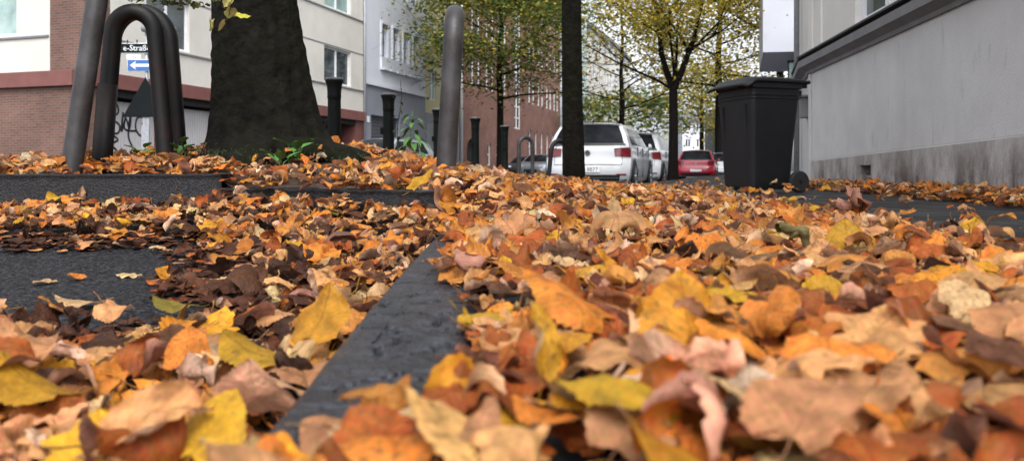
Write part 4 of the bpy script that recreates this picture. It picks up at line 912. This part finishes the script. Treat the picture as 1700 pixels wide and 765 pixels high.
for k, wv in enumerate((.12, .16)): 
    b = MB(); b.lathe([(.012, 0), (.012, .08)], 8); f_ = b.build('finial', 'signback', nb, smooth=True); f_.location = (-.1+.2*k, 0, .10)
sb_ = plate('small_plate', 'signwhite', (-.25, -.05, 2.82), .3, .09); text_mesh('number', '102', .08, 'signback', sb_, (0, -.012, 0), (R(90), 0, 0), .001)
b = MB(); b.tube([(-.05, -.05, 3.42), (.68, -.22, 3.36)], .075, 12); b.build('cross_arm', 'galv', sp, smooth=True)
b = MB(); t3 = [(-.48, 0), (.48, 0), (0, .84)]; b.quad([(x, -.06, z+1.55) for x, z in t3]); b.quad([(x, -.04, z+1.55) for x, z in t3][::-1])
for i in range(3): (x0, z0), (x1, z1) = t3[i], t3[(i+1) % 3]; b.quad([(x0, -.06, z0+1.55), (x0, -.04, z0+1.55), (x1, -.04, z1+1.55), (x1, -.06, z1+1.55)])
b.build('triangular_sign', 'signback', sp)
b = MB(); b.box((0, -.02, 1.6), (.14, .03, .6)); b.box((0, -.045, .62), (.16, .05, 1.5)); b.build('bracket_plate', 'galv', sp)

# ------------------------------------------------------------------ trees
def tree(name, label, base, trunk_r, fork_z, crown, n_limb, leaf_n, leaf_size, cols, seed, flat=.5, group='street trees', barkm='bark2', limb_len=1.6, lean=0, fill=1., top=None, droop=0., forks=None):
    rd = random.Random(seed); nr = np.random.default_rng(seed)
    o = empty(name, base); tag(o, label, 'tree', group)
    b = MB(); tips = []
    def branch(p, d, L, r, depth):
        n = 5; pts = [p]; rr = [r]; q = p.copy(); dd = d.copy()
        for k in range(n):
            dd = (dd+Vector((rd.uniform(-1, 1), rd.uniform(-1, 1), rd.uniform(-.6, .8)-droop))*.16).normalized(); q = q+dd*L/n; pts.append(q.copy()); rr.append(r*(1-.62*(k+1)/n))
            if depth <= 2: tips.append(q.copy())
        b.tube(pts, rr, 7 if depth > 2 else 4, cap=False)
        if depth > 0:
            for k in range(3 if depth > 1 else 3):
                i = rd.randint(2, n); a = rd.uniform(0, 6.28); side = dd.orthogonal().normalized(); side.rotate(Matrix.Rotation(a, 3, dd))
                nd = (dd*rd.uniform(.5, 1.)+side*rd.uniform(.5, 1.)).normalized(); nd.z = nd.z*.7+.08; branch(pts[i], nd.normalized(), L*rd.uniform(.5, .75), rr[i]*.62, depth-1)
    zt = top or crown[2]
    tp = [Vector((lean*z, .03*math.sin(z*2+seed), z)) for z in np.linspace(-.3, fork_z, 7)]; b.tube(tp, [trunk_r*(1.25 if i == 0 else 1.08 if i == 1 else 1-.03*i) for i in range(7)], 12, cap=False)
    p0 = tp[-1]
    if forks:
        for (d, L, r) in forks: branch(p0, Vector(d).normalized(), L, trunk_r*r, 3)
    else:
        lead = [p0+Vector((lean*z+.06*math.sin(z*1.3+seed), .05*math.sin(z), z)) for z in np.linspace(0, zt-fork_z, 8)]; b.tube(lead, [trunk_r*.82*(1-.85*i/7) for i in range(8)], 8, cap=False)
        for k in range(n_limb):
            t = k/(n_limb-1); i = t*6.9; p = lead[int(i)].lerp(lead[min(int(i)+1, 7)], i-int(i)); a = k*2.4+rd.uniform(-.4, .4); e = .15+.8*t
            branch(p, Vector((math.cos(a), math.sin(a), e)).normalized(), limb_len*(1.1-.5*t), trunk_r*(.36-.2*t), 2)
    b.build('trunk', barkm, o, smooth=True)
    # crown: flat sprays of single leaves round the twigs
    tips_a = np.array([tuple(t) for t in tips]); cx, cy, cz, rx, rz_ = crown[3], crown[4], (crown[0]+crown[1])/2, crown[5], (crown[1]-crown[0])/2
    k = ((tips_a[:, 0]-cx)/rx)**2+((tips_a[:, 1]-cy)/rx)**2+((tips_a[:, 2]-cz)/rz_)**2 < 1.15
    tips_a = tips_a[k] if k.sum() > 20 else tips_a
    n_c = max(30, int(leaf_n/22)); cen = tips_a[nr.integers(0, len(tips_a), n_c)]
    ext = int(n_c*fill*.6); th = nr.uniform(0, 6.28, ext); ph = np.arccos(nr.uniform(-1, 1, ext)); rr_ = nr.uniform(.35, 1, ext)**.6
    cen = np.concatenate([cen, np.stack([cx+rx*rr_*np.sin(ph)*np.cos(th), cy+rx*rr_*np.sin(ph)*np.sin(th), cz+rz_*rr_*np.cos(ph)], -1)]) if ext else cen
    per = leaf_n//len(cen)+1; C_ = np.repeat(cen, per, 0); n = len(C_); sp_ = limb_len*.24
    P_ = C_+nr.normal(0, 1, (n, 3))*np.array([sp_, sp_, sp_*.22*(1+flat)])
    s = leaf_size*nr.uniform(.6, 1.25, n)[:, None]; N = nr.normal(0, .45, (n, 3)); N[:, 2] += 1; N /= np.linalg.norm(N, axis=1, keepdims=True)
    T1 = np.cross(N, nr.normal(0, 1, (n, 3))); T1 /= np.linalg.norm(T1, axis=1, keepdims=True); T2 = np.cross(N, T1)
    Vv = np.stack([P_-T1*s, P_-T1*s*.1+T2*s*.8-N*s*.2, P_+T1*s, P_-T1*s*.1-T2*s*.8-N*s*.2], 1)
    me = bpy.data.meshes.new('crown'); me.vertices.add(n*4); me.vertices.foreach_set('co', Vv.astype(np.float32).ravel()); me.loops.add(n*4); me.loops.foreach_set('vertex_index', np.arange(n*4, dtype=np.int32))
    me.polygons.add(n); me.polygons.foreach_set('loop_start', np.arange(0, n*4, 4, dtype=np.int32)); me.polygons.foreach_set('loop_total', np.full(n, 4, np.int32))
    w = np.array([c[1] for c in cols], float); pc = nr.choice(len(cols), len(cen), p=w/w.sum()); idx = np.repeat(pc, per); sw = nr.random(n) < .3; idx[sw] = nr.choice(len(cols), sw.sum(), p=w/w.sum())
    cc = np.array([c[0] for c in cols])[idx]*np.exp(nr.normal(0, .25, (n, 1))); C4 = np.concatenate([cc, np.zeros((n, 1))], 1); C4 = np.repeat(C4, 4, 0)
    me.attributes.new('leaf_colour', 'FLOAT_COLOR', 'POINT').data.foreach_set('color', C4.astype(np.float32).ravel()); me.update(); me.materials.append(M_['crownleaf'])
    c = bpy.data.objects.new('crown', me); COL.objects.link(c); c.parent = o
    return o
m = bpy.data.materials.new('crown leaf'); m.use_nodes = True; n_ = m.node_tree.nodes; L_ = m.node_tree.links; a_ = n_.new('ShaderNodeAttribute'); a_.attribute_name = 'leaf_colour'
L_.new(a_.outputs['Color'], n_['Principled BSDF'].inputs['Base Color']); n_['Principled BSDF'].inputs['Roughness'].default_value = .55
tr_ = n_.new('ShaderNodeBsdfTranslucent'); L_.new(a_.outputs['Color'], tr_.inputs['Color']); ms_ = n_.new('ShaderNodeMixShader'); ms_.inputs[0].default_value = .4
L_.new(n_['Principled BSDF'].outputs[0], ms_.inputs[1]); L_.new(tr_.outputs[0], ms_.inputs[2]); L_.new(ms_.outputs[0], n_['Material Output'].inputs['Surface']); M_['crownleaf'] = m
GRN = (.06, .11, .022); GRN2 = (.13, .17, .035); YEL = (.48, .36, .04); OLV = (.20, .18, .035); ORG = (.38, .20, .05)
tree('street_tree', 'sparse green tree before the red brick building', (-.62, 40, -.2), .21, 4.2, (3.6, 13, 13, 0, 0, 4.4), 22, 27000, .10, [(GRN, 4), (GRN2, 6), (OLV, 5), (YEL, 1.5)], 3, limb_len=4.4, droop=.1, fill=.4)
tree('street_tree', 'forked yellowing tree behind the parked white cars', (4.25, 20, -.05), .135, 2.4, (2.0, 8.5, 8, 1.3, 0, 3.0), 16, 9500, .052, [(YEL, 7), (OLV, 3), (GRN2, 1.5)], 8, limb_len=2.6, fill=.35,
     forks=[((-.22, 0, 1), 2.6, .72), ((.36, .1, 1), 2.8, .75), ((-.9, -.1, .55), 2.6, .30), ((.5, .6, .9), 2.3, .4), ((.1, -.5, 1), 2.2, .35)])
tree('street_tree', 'yellow tree with dark low branches between red car and bin', (12.0, 44, -.1), .26, 4.6, (3.3, 16, 15, -.5, 0, 4.6), 18, 14000, .11, [(YEL, 7), (OLV, 4), (GRN, 2)], 21, limb_len=4.0, fill=1.2)
tree('street_tree', 'golden tree filling the gap beside the box bay', (11.3, 32, -.1), .2, 3.6, (2.9, 12, 12, 0, 0, 3.2), 15, 10500, .08, [(YEL, 9), (OLV, 3), (GRN2, 1)], 33, limb_len=3.0, fill=1.1)
tree('street_tree', 'olive brown tree rising behind the white hatchback roof', (8.1, 56, -.2), .24, 5.0, (4.2, 14, 14, 0, 0, 5.2), 16, 3000, .15, [(OLV, 6), (GRN2, 4), (ORG, 3), (YEL, 3)], 14, limb_len=4.4, fill=.9)
tree('street_tree', 'low dark green tree farther down behind the hatchback', (10.8, 74, -.2), .24, 4.0, (3.0, 8, 7, 0, 0, 5.0), 12, 3500, .2, [(GRN, 6), (GRN2, 4), (OLV, 3)], 17, limb_len=5.0, fill=.9)
tree('street_tree', 'distant yellow tree closing the end of the street', (22, 88, -.2), .3, 5.0, (3.2, 13, 12, 0, 0, 5.5), 18, 5000, .2, [(YEL, 6), (OLV, 6), (GRN2, 3)], 19, limb_len=5.0, fill=1.)
# slim trunk in front of the hatchback
o = empty('slim_tree', (.60, 7.5, 0)); tag(o, 'slim dark trunk standing before the white hatchback', 'tree')
b = MB(); b.tube([(.02, 0, -.2), (.008, 0, .3), (-.004, .0, .9), (-.012, .0, 1.8), (-.01, .02, 3.5), (0, .05, 5)], [.125, .112, .103, .098, .09, .07], 18); 
for k in range(8):
    a = k*2.4; z = 3.4+k*.2; b.tube([(0, .03, z), (.7*math.cos(a), .7*math.sin(a), z+.7), (1.5*math.cos(a), 1.5*math.sin(a), z+1.1)], [.035, .022, .008], 6)
tk = b.build('trunk', 'bark', o, smooth=True)
# big old trunk with root flare
bt = empty('old_tree', (-1.52, 4.62, .0)); tag(bt, 'massive dark mossy trunk with spreading foot on the left mound', 'tree')
b = MB(); prof = [(-.1, .08, .66), (.12, .07, .56), (.24, .055, .46), (.32, .045, .385), (.42, .035, .345), (.55, .02, .315), (.75, .0, .285), (1.0, -.02, .262), (1.3, -.045, .24), (2.0, -.07, .225), (3.0, -.09, .21), (4.6, -.1, .19)]
zz = np.concatenate([np.linspace(-.1, 1.4, 76), np.linspace(1.45, 4.6, 40)]); nA = 120; rows = []
for i, z in enumerate(zz):
    cx = np.interp(z, [p[0] for p in prof], [p[1] for p in prof]); r = np.interp(z, [p[0] for p in prof], [p[2] for p in prof])
    for j in range(nA):
        a = 2*math.pi*j/nA; lob = .5+.5*math.cos(3*a+.5*math.sin(a)+.3); fl = math.exp(-max(z-.1, 0)/.28)
        rr = r*(1+.16*fl*(lob-.5)+.014*math.sin(5*a+z*2))+.006*math.sin(a*23+3*math.sin(z*6+a*2))*abs(math.sin(a*11+z*3))+.004*math.sin(z*60+a*9)*math.sin(a*17)
        if math.cos(a-.35*0) > .4 and z < .5: rr += .10*((math.cos(a)-.4)/.6)**2*(.5-max(z, 0))/.5
        b.v.append((cx+rr*math.cos(a), rr*math.sin(a), z)); b.uv.append((j/nA, z))
for i in range(len(zz)-1):
    for j in range(nA): a0 = i*nA+j; a1 = i*nA+(j+1) % nA; b.f.append((a0, a1, a1+nA, a0+nA))
b.build('trunk', 'bark', bt, smooth=True)
b = MB()   # exposed root running right with moss, and a mossy hump at the foot
b.tube([(.18, -.30, .33), (.42, -.34, .315), (.62, -.30, .27), (.8, -.22, .22)], [.08, .085, .075, .05], 12); b.tube([(-.25, -.33, .22), (0, -.42, .24), (.25, -.42, .23)], [.06, .085, .06], 12); b.build('root', 'bark', bt, smooth=True)
# moss tufts as small blades on root and bark
def tufts(parent, name, m, pts, n, s, spread, seed=3, up=.6):
    nr = np.random.default_rng(seed); b = MB(); P_ = np.array(pts)
    for k in range(n):
        c = P_[nr.integers(0, len(P_))]+nr.normal(0, 1, 3)*np.array(spread); d = nr.normal(0, 1, 3); d[2] = abs(d[2])+up; d /= np.linalg.norm(d); w = np.cross(d, nr.normal(0, 1, 3)); w /= np.linalg.norm(w)
        l = s*nr.uniform(.5, 1.3); b.quad([c-w*l*.2, c+w*l*.2, c+d*l])
    return b.build(name, m, parent)
tufts(bt, 'moss', 'moss', [(-.2+.05*k, -.44+.0*k, .30-.002*k) for k in range(10)]+[(.3+.05*k, -.40, .30-.004*k) for k in range(9)], 900, .02, (.05, .03, .02))
b = MB(); rb_ = random.Random(5); lt = []
for k in range(9):
    a = k*2.4+.4; z = 3.3+.15*k; L = rb_.uniform(1.4, 2.2); p1 = (-.08+.12*math.cos(a), .12*math.sin(a), z); p2 = (-.08+L*.6*math.cos(a), L*.6*math.sin(a), z+.5); p3 = (-.08+L*math.cos(a), L*math.sin(a), z+.55); b.tube([p1, p2, p3], [.06, .035, .01], 7); lt += [p2, p3]
# one low limb carries the twigs that hang into the picture
b.tube([(-.15, 0, 2.7), (-.35, -.3, 2.6), (-.5, -.9, 2.0), (-.52, -1.1, 1.55)], [.04, .028, .014, .004], 7); b.tube([(-.42, -.6, 2.3), (-.35, -.75, 1.5), (-.3, -.76, 1.1)], [.014, .007, .003], 5); b.tube([(-.42, -.6, 2.3), (-.75, -.4, 1.8), (-.78, -.35, 1.4)], [.014, .007, .003], 5)
b.tube([(-.35, -.3, 2.6), (.1, -.6, 1.8), (.05, -.62, 1.12), (.03, -.63, 1.02)], [.012, .006, .003, .0015], 5)
b.build('limbs', 'bark2', bt, smooth=True)
def sprig_leaves(parent, name, cs, n, s, spread, cl, seed, zr=None):
    nr = np.random.default_rng(seed); P0 = np.array(cs)[nr.integers(0, len(cs), n)]+nr.normal(0, 1, (n, 3))*np.array(spread)
    p = rand_params(n, .5); p['size'] = nr.uniform(.6, 1.2, n)*s; p['pitch'] = nr.normal(-.5, .5, n); V3 = leaf_shapes(T_MID, p)+P0[:, None]
    w = np.array([c[1] for c in cl], float); cc = np.array([c[0] for c in cl])[nr.choice(len(cl), n, p=w/w.sum())]*np.exp(nr.normal(0, .15, (n, 1))); c4 = np.concatenate([cc, np.full((n, 1), .1)], 1)
    o = bpy.data.objects.new(name, leaf_mesh(name, T_MID, V3, c4, nr.uniform(0, 500, n))); COL.objects.link(o); o.parent = parent; return o
sprig_leaves(bt, 'crown', lt+[(x, y, z+.4) for x, y, z in lt], 1300, .09, (.5, .5, .28), [(GRN, 5), (GRN2, 4), (YEL, 3)], 5)
sprig_leaves(bt, 'low_foliage', [(-.40, -.72, 1.11), (-.30, -.75, 1.10), (-.2, -.75, 1.09), (-.10, -.72, 1.11), (-.25, -.75, 1.16)], 260, .034, (.06, .08, .022), [(GRN, 5), (GRN2, 6), (OLV, 2)], 6)
sprig_leaves(bt, 'hanging_leaves', [(.03, -.63, 1.00), (-.05, -.63, .96), (.08, -.63, 1.02)], 6, .06, (.05, .02, .03), [((.45, .42, .05), 3), (YEL, 1)], 9)

# ------------------------------------------------------------------ small plants
def weed(name, label, loc, n, s, tall, m='green', seed=1, cat='plant'):
    rd = random.Random(seed); o = empty(name, loc); tag(o, label, cat)
    st = MB(); lf = MB()
    for k in range(n):
        a = k*2.4+rd.uniform(-.3, .3); h_ = tall*(.35+.65*(k+1)/n); e = Vector((math.cos(a)*s*.5, math.sin(a)*s*.5, h_)); st.tube([(0, 0, -.03), (e.x*.3, e.y*.3, h_*.6), tuple(e)], [.003, .0022, .0012], 5)
        d = Vector((math.cos(a), math.sin(a), rd.uniform(.5, 1.3))).normalized(); w = d.cross(Vector((0, 0, 1))).normalized(); nn = w.cross(d)
        def g(u, v, e=e, d=d, w=w, nn=nn): t = u; hw = .36*math.sin(math.pi*min(t*.94+.06, 1))**.8; return e+d*s*t+w*s*hw*(2*v-1)+nn*s*(.12*abs(2*v-1)-.35*t*t)
        lf.grid(g, 8, 4)
    st.build('stem', m, o, smooth=True); lf.build('leaves', m, o, smooth=True); return o
weed('seedling', 'bright green seedling at the foot of the big trunk', (-1.15, 4.05, .26), 6, .085, .09, seed=2)
weed('seedling', 'small green seedling among orange leaves on the mound', (-1.17, 3.85, .22), 5, .075, .06, seed=5)
weed('seedling', 'green weed tuft by the foot of the dark hoops', (-1.95, 4.0, .23), 6, .06, .10, seed=8)
weed('seedling', 'yellow green weed between the hoops and the trunk', (-1.88, 4.3, .25), 6, .07, .12, seed=9)
def tall_weed(label, loc, H, n, s, seed, m='green'):
    rd = random.Random(seed); o = empty('tall_weed', loc); tag(o, label, 'plant'); st = MB(); lf = MB()
    pts = [(.02*math.sin(z*9), .01*math.cos(z*7), z) for z in np.linspace(-.1, H, 9)]; st.tube(pts, [.007*(1-.08*i) for i in range(9)], 6)
    for k in range(n):
        z = H*(.15+.83*k/n); a = k*2.4; b0 = Vector((0, 0, z)); d = Vector((math.cos(a), math.sin(a), rd.uniform(-.2, .5))).normalized(); L = s*(1.25-.7*k/n); st.tube([tuple(b0), tuple(b0+d*L*.4)], .002, 4)
        w = d.cross(Vector((0, 0, 1))).normalized()
        def g(u, v, b0=b0, d=d, w=w, L=L): return b0+d*L*(.3+u*.9)+w*L*.16*math.sin(math.pi*min(u*.95+.05, 1))*(2*v-1)+Vector((0, 0, -L*.75*u*u))
        lf.grid(g, 7, 2)
    st.build('stem', m, o, smooth=True); lf.build('leaves', m, o, smooth=True)
tall_weed('bushy drooping green weed between two bollards', (-.81, 6.2, .0), .70, 44, .17, 4)
tall_weed('thin wispy sapling reaching above the second bollard', (-.98, 6.6, .0), 1.0, 14, .09, 6, 'moss')

# ------------------------------------------------------------------ cars
def car(label, loc, heading, paint, L=4.05, W=1.74, H=1.45, kind='hatch', plate=None, emblem=False, group='cars parked along the street', light_side=True):
    """local frame: +y is the car's nose, rear bumper at y=0, wheels on z=0"""
    o = empty('parked_car', loc, math.atan2(heading[1], heading[0])-math.pi/2); tag(o, label, 'car', group)
    hw = W/2; k = L/4.05; hh = H/1.45
    prof = [(.10, .20), (.02, .28), (.0, .42), (.015, .56), (.05, .62), (.075, .70), (.09, .80), (.10, .94), (.14, 1.0), (.28, 1.20), (.38, 1.34), (.40, 1.375), (.52, 1.405), (.9, 1.44), (1.5, 1.45), (2.0, 1.44), (2.35, 1.40), (2.75, 1.22), (3.12, .99), (3.25, .95), (3.6, .90), (3.88, .80), (3.98, .68), (4.03, .52), (4.05, .38), (3.97, .20)]
    prof = [(y*k, z*hh) for y, z in prof]
    py_, pz_ = [p[0] for p in prof], [p[1] for p in prof]; top = max(range(len(prof)), key=lambda i: prof[i][1])
    def w_(z): zz_ = z/hh; return hw*np.interp(zz_, [.2, .3, .5, .72, .92, .99, 1.2, 1.38, 1.45], [.93, .975, .995, 1, .965, .93, .845, .745, .66])
    CR = .13
    def yr(z): return float(np.interp(z, pz_[:top+1], py_[:top+1]))
    def yf(z): return float(np.interp(z, pz_[top:][::-1], py_[top:][::-1]))
    dense = []
    for (a, b_) in zip(prof, prof[1:]):
        m_ = max(1, int(math.dist(a, b_)/.07))
        for i in range(m_): dense.append((a[0]+(b_[0]-a[0])*i/m_, a[1]+(b_[1]-a[1])*i/m_))
    dense.append(prof[-1])
    def shell(u, y, z, off=0.):   # u -1..1 across the sheet that wraps over the car
        x = u*w_(z); front_ = y > L*.5; c = CR*abs(u)**5*(.35+.65*min(1, max(0, (1.3*hh-z)/.5)))
        crownz = .035*(1-u*u)*max(0, min(1, (z-.9*hh)/.4)); yy = y+(-c if front_ else c)*(1 if (y < .6 or y > L-.9) else 0)*max(0, 1-abs((y if not front_ else L-y))/.9)
        return Vector((x, yy+(off*(-1 if not front_ else 1) if z < 1.36*hh else 0), z+crownz+off*(1 if z > .98*hh else .0)))
    b = MB(); nu = 20; n = len(dense)
    b.grid(lambda s, t: shell(2*t-1, *dense[min(int(round(s*(n-1))), n-1)]), n-1, nu)
    ymin = lambda z: yr(z)+CR*(.35+.65*min(1, max(0, (1.3*hh-z)/.5)))*max(0, 1-yr(z)/.9)*(yr(z) < .6)
    ymax = lambda z: yf(z)-CR*(.35+.65*min(1, max(0, (1.3*hh-z)/.5)))*max(0, 1-(L-yf(z))/.9)*(yf(z) > L-.9)
    zs = [.2*hh+(1.448*hh-.2*hh)*i/26 for i in range(27)]
    for sx in (-1, 1):
        def side(s, t, sx=sx):
            z = zs[int(round(s*26))]; y = ymin(z)+(ymax(z)-ymin(z))*t
            groove = -.012*math.exp(-((z/hh-.78)/.03)**2)+.008*math.exp(-((z/hh-.86)/.05)**2)
            return Vector((sx*(w_(z)+groove), y, z))
        b.grid(side, 26, 46, flip=(sx < 0))
    b.build('body', paint, o, smooth=True)
    b = MB(); b.box((0, L/2, .20), (W*.9, L*.94, .10)); b.build('underbody', 'carblack', o)
    # rear diffuser strip and bumper recess
    b = MB(); b.grid(lambda s, t: shell((2*t-1)*.78, yr((.22+.13*s)*hh), (.22+.13*s)*hh, .008), 3, 16); b.build('rear_diffuser', 'carblack', o, smooth=True)
    # rear window with dark surround
    b = MB(); b.grid(lambda s, t: shell((2*t-1)*(.90-.02*s), yr((.985+.37*s)*hh), (.985+.37*s)*hh, .012), 10, 14); b.build('rear_window', 'carglass', o, smooth=True)
    b = MB(); b.grid(lambda s, t: shell((2*t-1)*.97, .34*k+.20*s, 1.385*hh+.018*s, .02), 3, 14); b.build('spoiler', paint, o, smooth=True)
    b = MB(); b.grid(lambda s, t: shell((2*t-1)*(.88-.02*s), yf((.99+.39*s)*hh), (.99+.39*s)*hh, .012), 8, 12, flip=True); b.build('windscreen', 'carglass', o, smooth=True)
    for sx in (-1, 1):
        # side glass in three lights
        for (a0, a1, t0, t1) in ((.62, 1.18, .84, 1.10), (1.24, 1.98, 1.14, 1.98), (2.04, 2.95, 2.04, 2.44)):
            b = MB()
            def sg(s, t, sx=sx, a0=a0, a1=a1, t0=t0, t1=t1): z = (.985+.36*s)*hh; y0 = a0+(t0-a0)*s; y1 = a1+(t1-a1)*s; return Vector((sx*(w_(z)+.008), (y0+(y1-y0)*t)*k, z))
            b.grid(sg, 6, 6, flip=sx < 0); b.build('side_window', 'carglass', o, smooth=True)
        b = MB()   # tail lamp wraps the corner
        b.grid(lambda s, t, sx=sx: shell(sx*(.64+.36*t), yr((.71+.005*(1-t)+(.20-.04*(1-t))*s)*hh), (.715+.02*(1-t)+(.20-.04*(1-t))*s)*hh, .014), 5, 6, flip=sx < 0)
        b.grid(lambda s, t, sx=sx: Vector((sx*(w_((.72+.19*s)*hh)+.012), ymin((.72+.19*s)*hh)+.20*t*(.5+.5*s), (.72+.19*s)*hh)), 5, 5, flip=sx > 0)
        b.build('tail_lamp', 'lamp_red', o, smooth=True)
        b = MB(); b.grid(lambda s, t, sx=sx: shell(sx*(.55+.43*t), yf((.66+.13*s)*hh), (.66+.13*s)*hh, .014), 4, 6); b.build('headlight', 'lamp_clear', o, smooth=True)
        b = MB(); b.grid(lambda s, t, sx=sx: Vector((sx*(hw+.05+.07*math.sin(math.pi*t)*math.cos(math.pi*(s-.5))), 2.66*k+.09*math.cos(math.pi*t)*math.cos(math.pi*(s-.5)), 1.0*hh+.07*math.sin(math.pi*(s-.5)))), 8, 8); b.box((sx*(hw+.0), 2.70*k, .97*hh), (.14, .05, .04)); b.build('mirror', paint, o, smooth=True)
        b = MB()
        for yh in (1.55, 2.5): b.box((sx*(hw-.005), yh*k, .86*hh), (.03, .18, .022))
        b.build('door_handle', paint, o, bevel=.006)
        for yd in (1.22, 2.0, 3.02): b = MB(); b.box((sx*(hw-.012), yd*k, .62*hh), (.024, .007, .66*hh)); b.build('door_seam', 'carblack', o)
        for wy in (.68*k, 3.25*k):
            b = MB(); rb2 = .365
            for j in range(28):   # arch lining: dark half disc just proud of the flank
                a0 = math.pi*2*j/28; a1 = math.pi*2*(j+1)/28; q = [(sx*(hw+.004), wy, .31)]+[(sx*(hw+.004), wy+rb2*math.cos(a), max(.16, .31+rb2*math.sin(a))) for a in ((a0, a1) if sx > 0 else (a1, a0))]; b.quad(q)
            b.build('wheel_arch', 'carblack', o)
            b = MB(); b.lathe([(.20, -.10), (.29, -.10), (.31, -.08), (.31, .07), (.295, .095), (.215, .10), (.20, .085)], 32); w = b.build('wheel', 'rubber', o, smooth=False); w.location = (sx*(hw-.075), wy, .31); w.rotation_euler = (0, R(90), 0) if sx > 0 else (0, R(-90), 0)
            b = MB(); b.lathe([(.205, .03), (.21, .092), (.19, .095), (.185, .05)], 28); [b.box((.1*math.cos(j*1.2566), .1*math.sin(j*1.2566), .085), (.05, .05, .02), None) for j in range(0)]
            for j in range(5):
                Mx = Matrix.Rotation(j*2*math.pi/5, 4, 'Z'); b.box((.11, 0, .088), (.18, .045, .02), Mx)
            b.lathe([(.05, .07), (.045, .103)], 14); b.build('rim', 'rim', w)
    for u_ in (-.80, .80):
        b = MB(); b.grid(lambda s, t: shell(u_+.012*t, yr((.56+.40*s)*hh), (.56+.40*s)*hh, .0135), 8, 1); b.build('tailgate_seam', 'carblack', o)
    b = MB(); b.grid(lambda s, t: shell((2*t-1)*.80, yr((.560+.009*s)*hh), (.560+.009*s)*hh, .0135), 1, 12); b.build('bumper_seam', 'carblack', o)
    b = MB(); b.grid(lambda s, t: shell((2*t-1)*.93, yr((.955+.03*s)*hh), (.955+.03*s)*hh, .0135), 1, 12); b.build('window_seal', 'carblack', o)
    for sx in (-1, 1): b = MB(); b.grid(lambda s, t: shell(sx*(.70+.22*t), yr((.34+.03*s)*hh), (.34+.03*s)*hh, .012), 1, 4); b.build('reflector', 'lamp_red', o)
    # number plates, badge, wiper
    zp = .46*hh
    b = MB(); b.box((0, -.010, zp), (.52, .02, .115)); pl = b.build('number_plate', 'plate', o, bevel=.004)
    if plate:
        text_mesh('plate_lettering', plate, .115, 'carblack', pl, (.235, -.0215, zp-.002), (R(90), 0, 0), .0008, 'RIGHT')
        b = MB(); b.box((-.235, -.0205, zp), (.04, .004, .108)); b.build('plate_band', 'blue', pl)
    if emblem:
        b = MB(); zc = .80*hh; y0 = yr(zc)-.018
        ring = [(.055*math.cos(2*math.pi*j/24), y0, zc+.055*math.sin(2*math.pi*j/24)) for j in range(25)]; b.tube(ring, .006, 6, cap=False)
        for seg in (((-.030, .045), (-.004, -.0)), ((-.004, .0), (.0, .008)), ((.030, .045), (.004, .0)), ((-.048, .018), (-.022, -.045)), ((-.022, -.045), (0, -.004)), ((0, -.004), (.022, -.045)), ((.022, -.045), (.048, .018))): b.tube([(p[0], y0, zc+p[1]) for p in seg], .005, 5)
        b.build('badge', 'rim', o)
        b = MB(); b.tube([(.0, y0+.004, zc), (.0, y0+.016, zc)], .055, 20); b.build('badge_field', 'carblack', o)
    else:
        b = MB(); b.tube([(0, yr(.8*hh)-.012, .80*hh), (0, yr(.8*hh)+.02, .80*hh)], .045, 16); b.build('badge', 'rim', o)
    b = MB(); b.tube([(-.28, yr(1.0*hh)-.03, 1.015*hh), (.05, yr(1.0*hh)-.03, 1.005*hh)], .009, 5); b.build('rear_wiper', 'carblack', o)
    b = MB(); b.grid(lambda s, t: shell((2*t-1)*.52, yf((.28+.26*s)*hh), (.28+.26*s)*hh, .014), 4, 10); b.build('grille', 'carblack', o, smooth=True)
    b = MB(); b.tube([(.0, .75*k, 1.47*hh), (0, .66*k, 1.60*hh)], .006, 5); b.build('aerial', 'carblack', o)
    cc = Vector((0, L/2, .75*hh))      # sheet panels face outwards
    for ch in o.children:
        if ch.name.split('.')[0] in ('body', 'rear_window', 'side_window', 'windscreen', 'spoiler', 'tail_lamp', 'headlight', 'reflector', 'rear_diffuser', 'grille', 'tailgate_seam', 'bumper_seam', 'window_seal', 'wheel_arch'):
            bad = [p for p in ch.data.polygons if p.normal.dot(p.center-cc) < 0]
            if ch.name.startswith('wheel_arch'): bad = [p for p in ch.data.polygons if p.normal.x*p.center.x < 0]
            for p in bad: p.flip()
            ch.data.update()
    return o
ZR = -.205
def cpos(px, Y): return ((px-850)/1260*Y, Y, ZR)
HD = (U.x, U.y)
car('white hatchback parked nearest, plate ending 8877, behind the slim trunk', cpos(974, 15.3), HD, 'carwhite', H=1.41, plate='R 8877', emblem=True)
car('second white car parked ahead of the white hatchback', cpos(1042, 20.4), (.33, .944), 'carwhite', 3.9, 1.74, 1.47)
car('red hatchback parked beyond the white cars', cpos(1155, 35.5), HD, 'carred', 4.0, 1.74, 1.40)
car('white car mostly hidden between red hatchback and bin', cpos(1192, 42), HD, 'carwhite', 4.0, 1.74, 1.42)
car('silver car parked before the white house with grey ground floor', (-3.35, 26.5, ZR), (-.35, -.94), 'carsilver', 4.2, 1.74, 1.46)
car('silver car facing the lens beside the small distant hoop', (2.4, 50.5, ZR), (-U.x, -U.y), 'carsilver', 4.2, 1.76, 1.46)
car('dark car facing the lens left of the distant silver one', (1.6, 56.5, ZR), (-U.x, -U.y), 'cardark', 4.2, 1.76, 1.46)
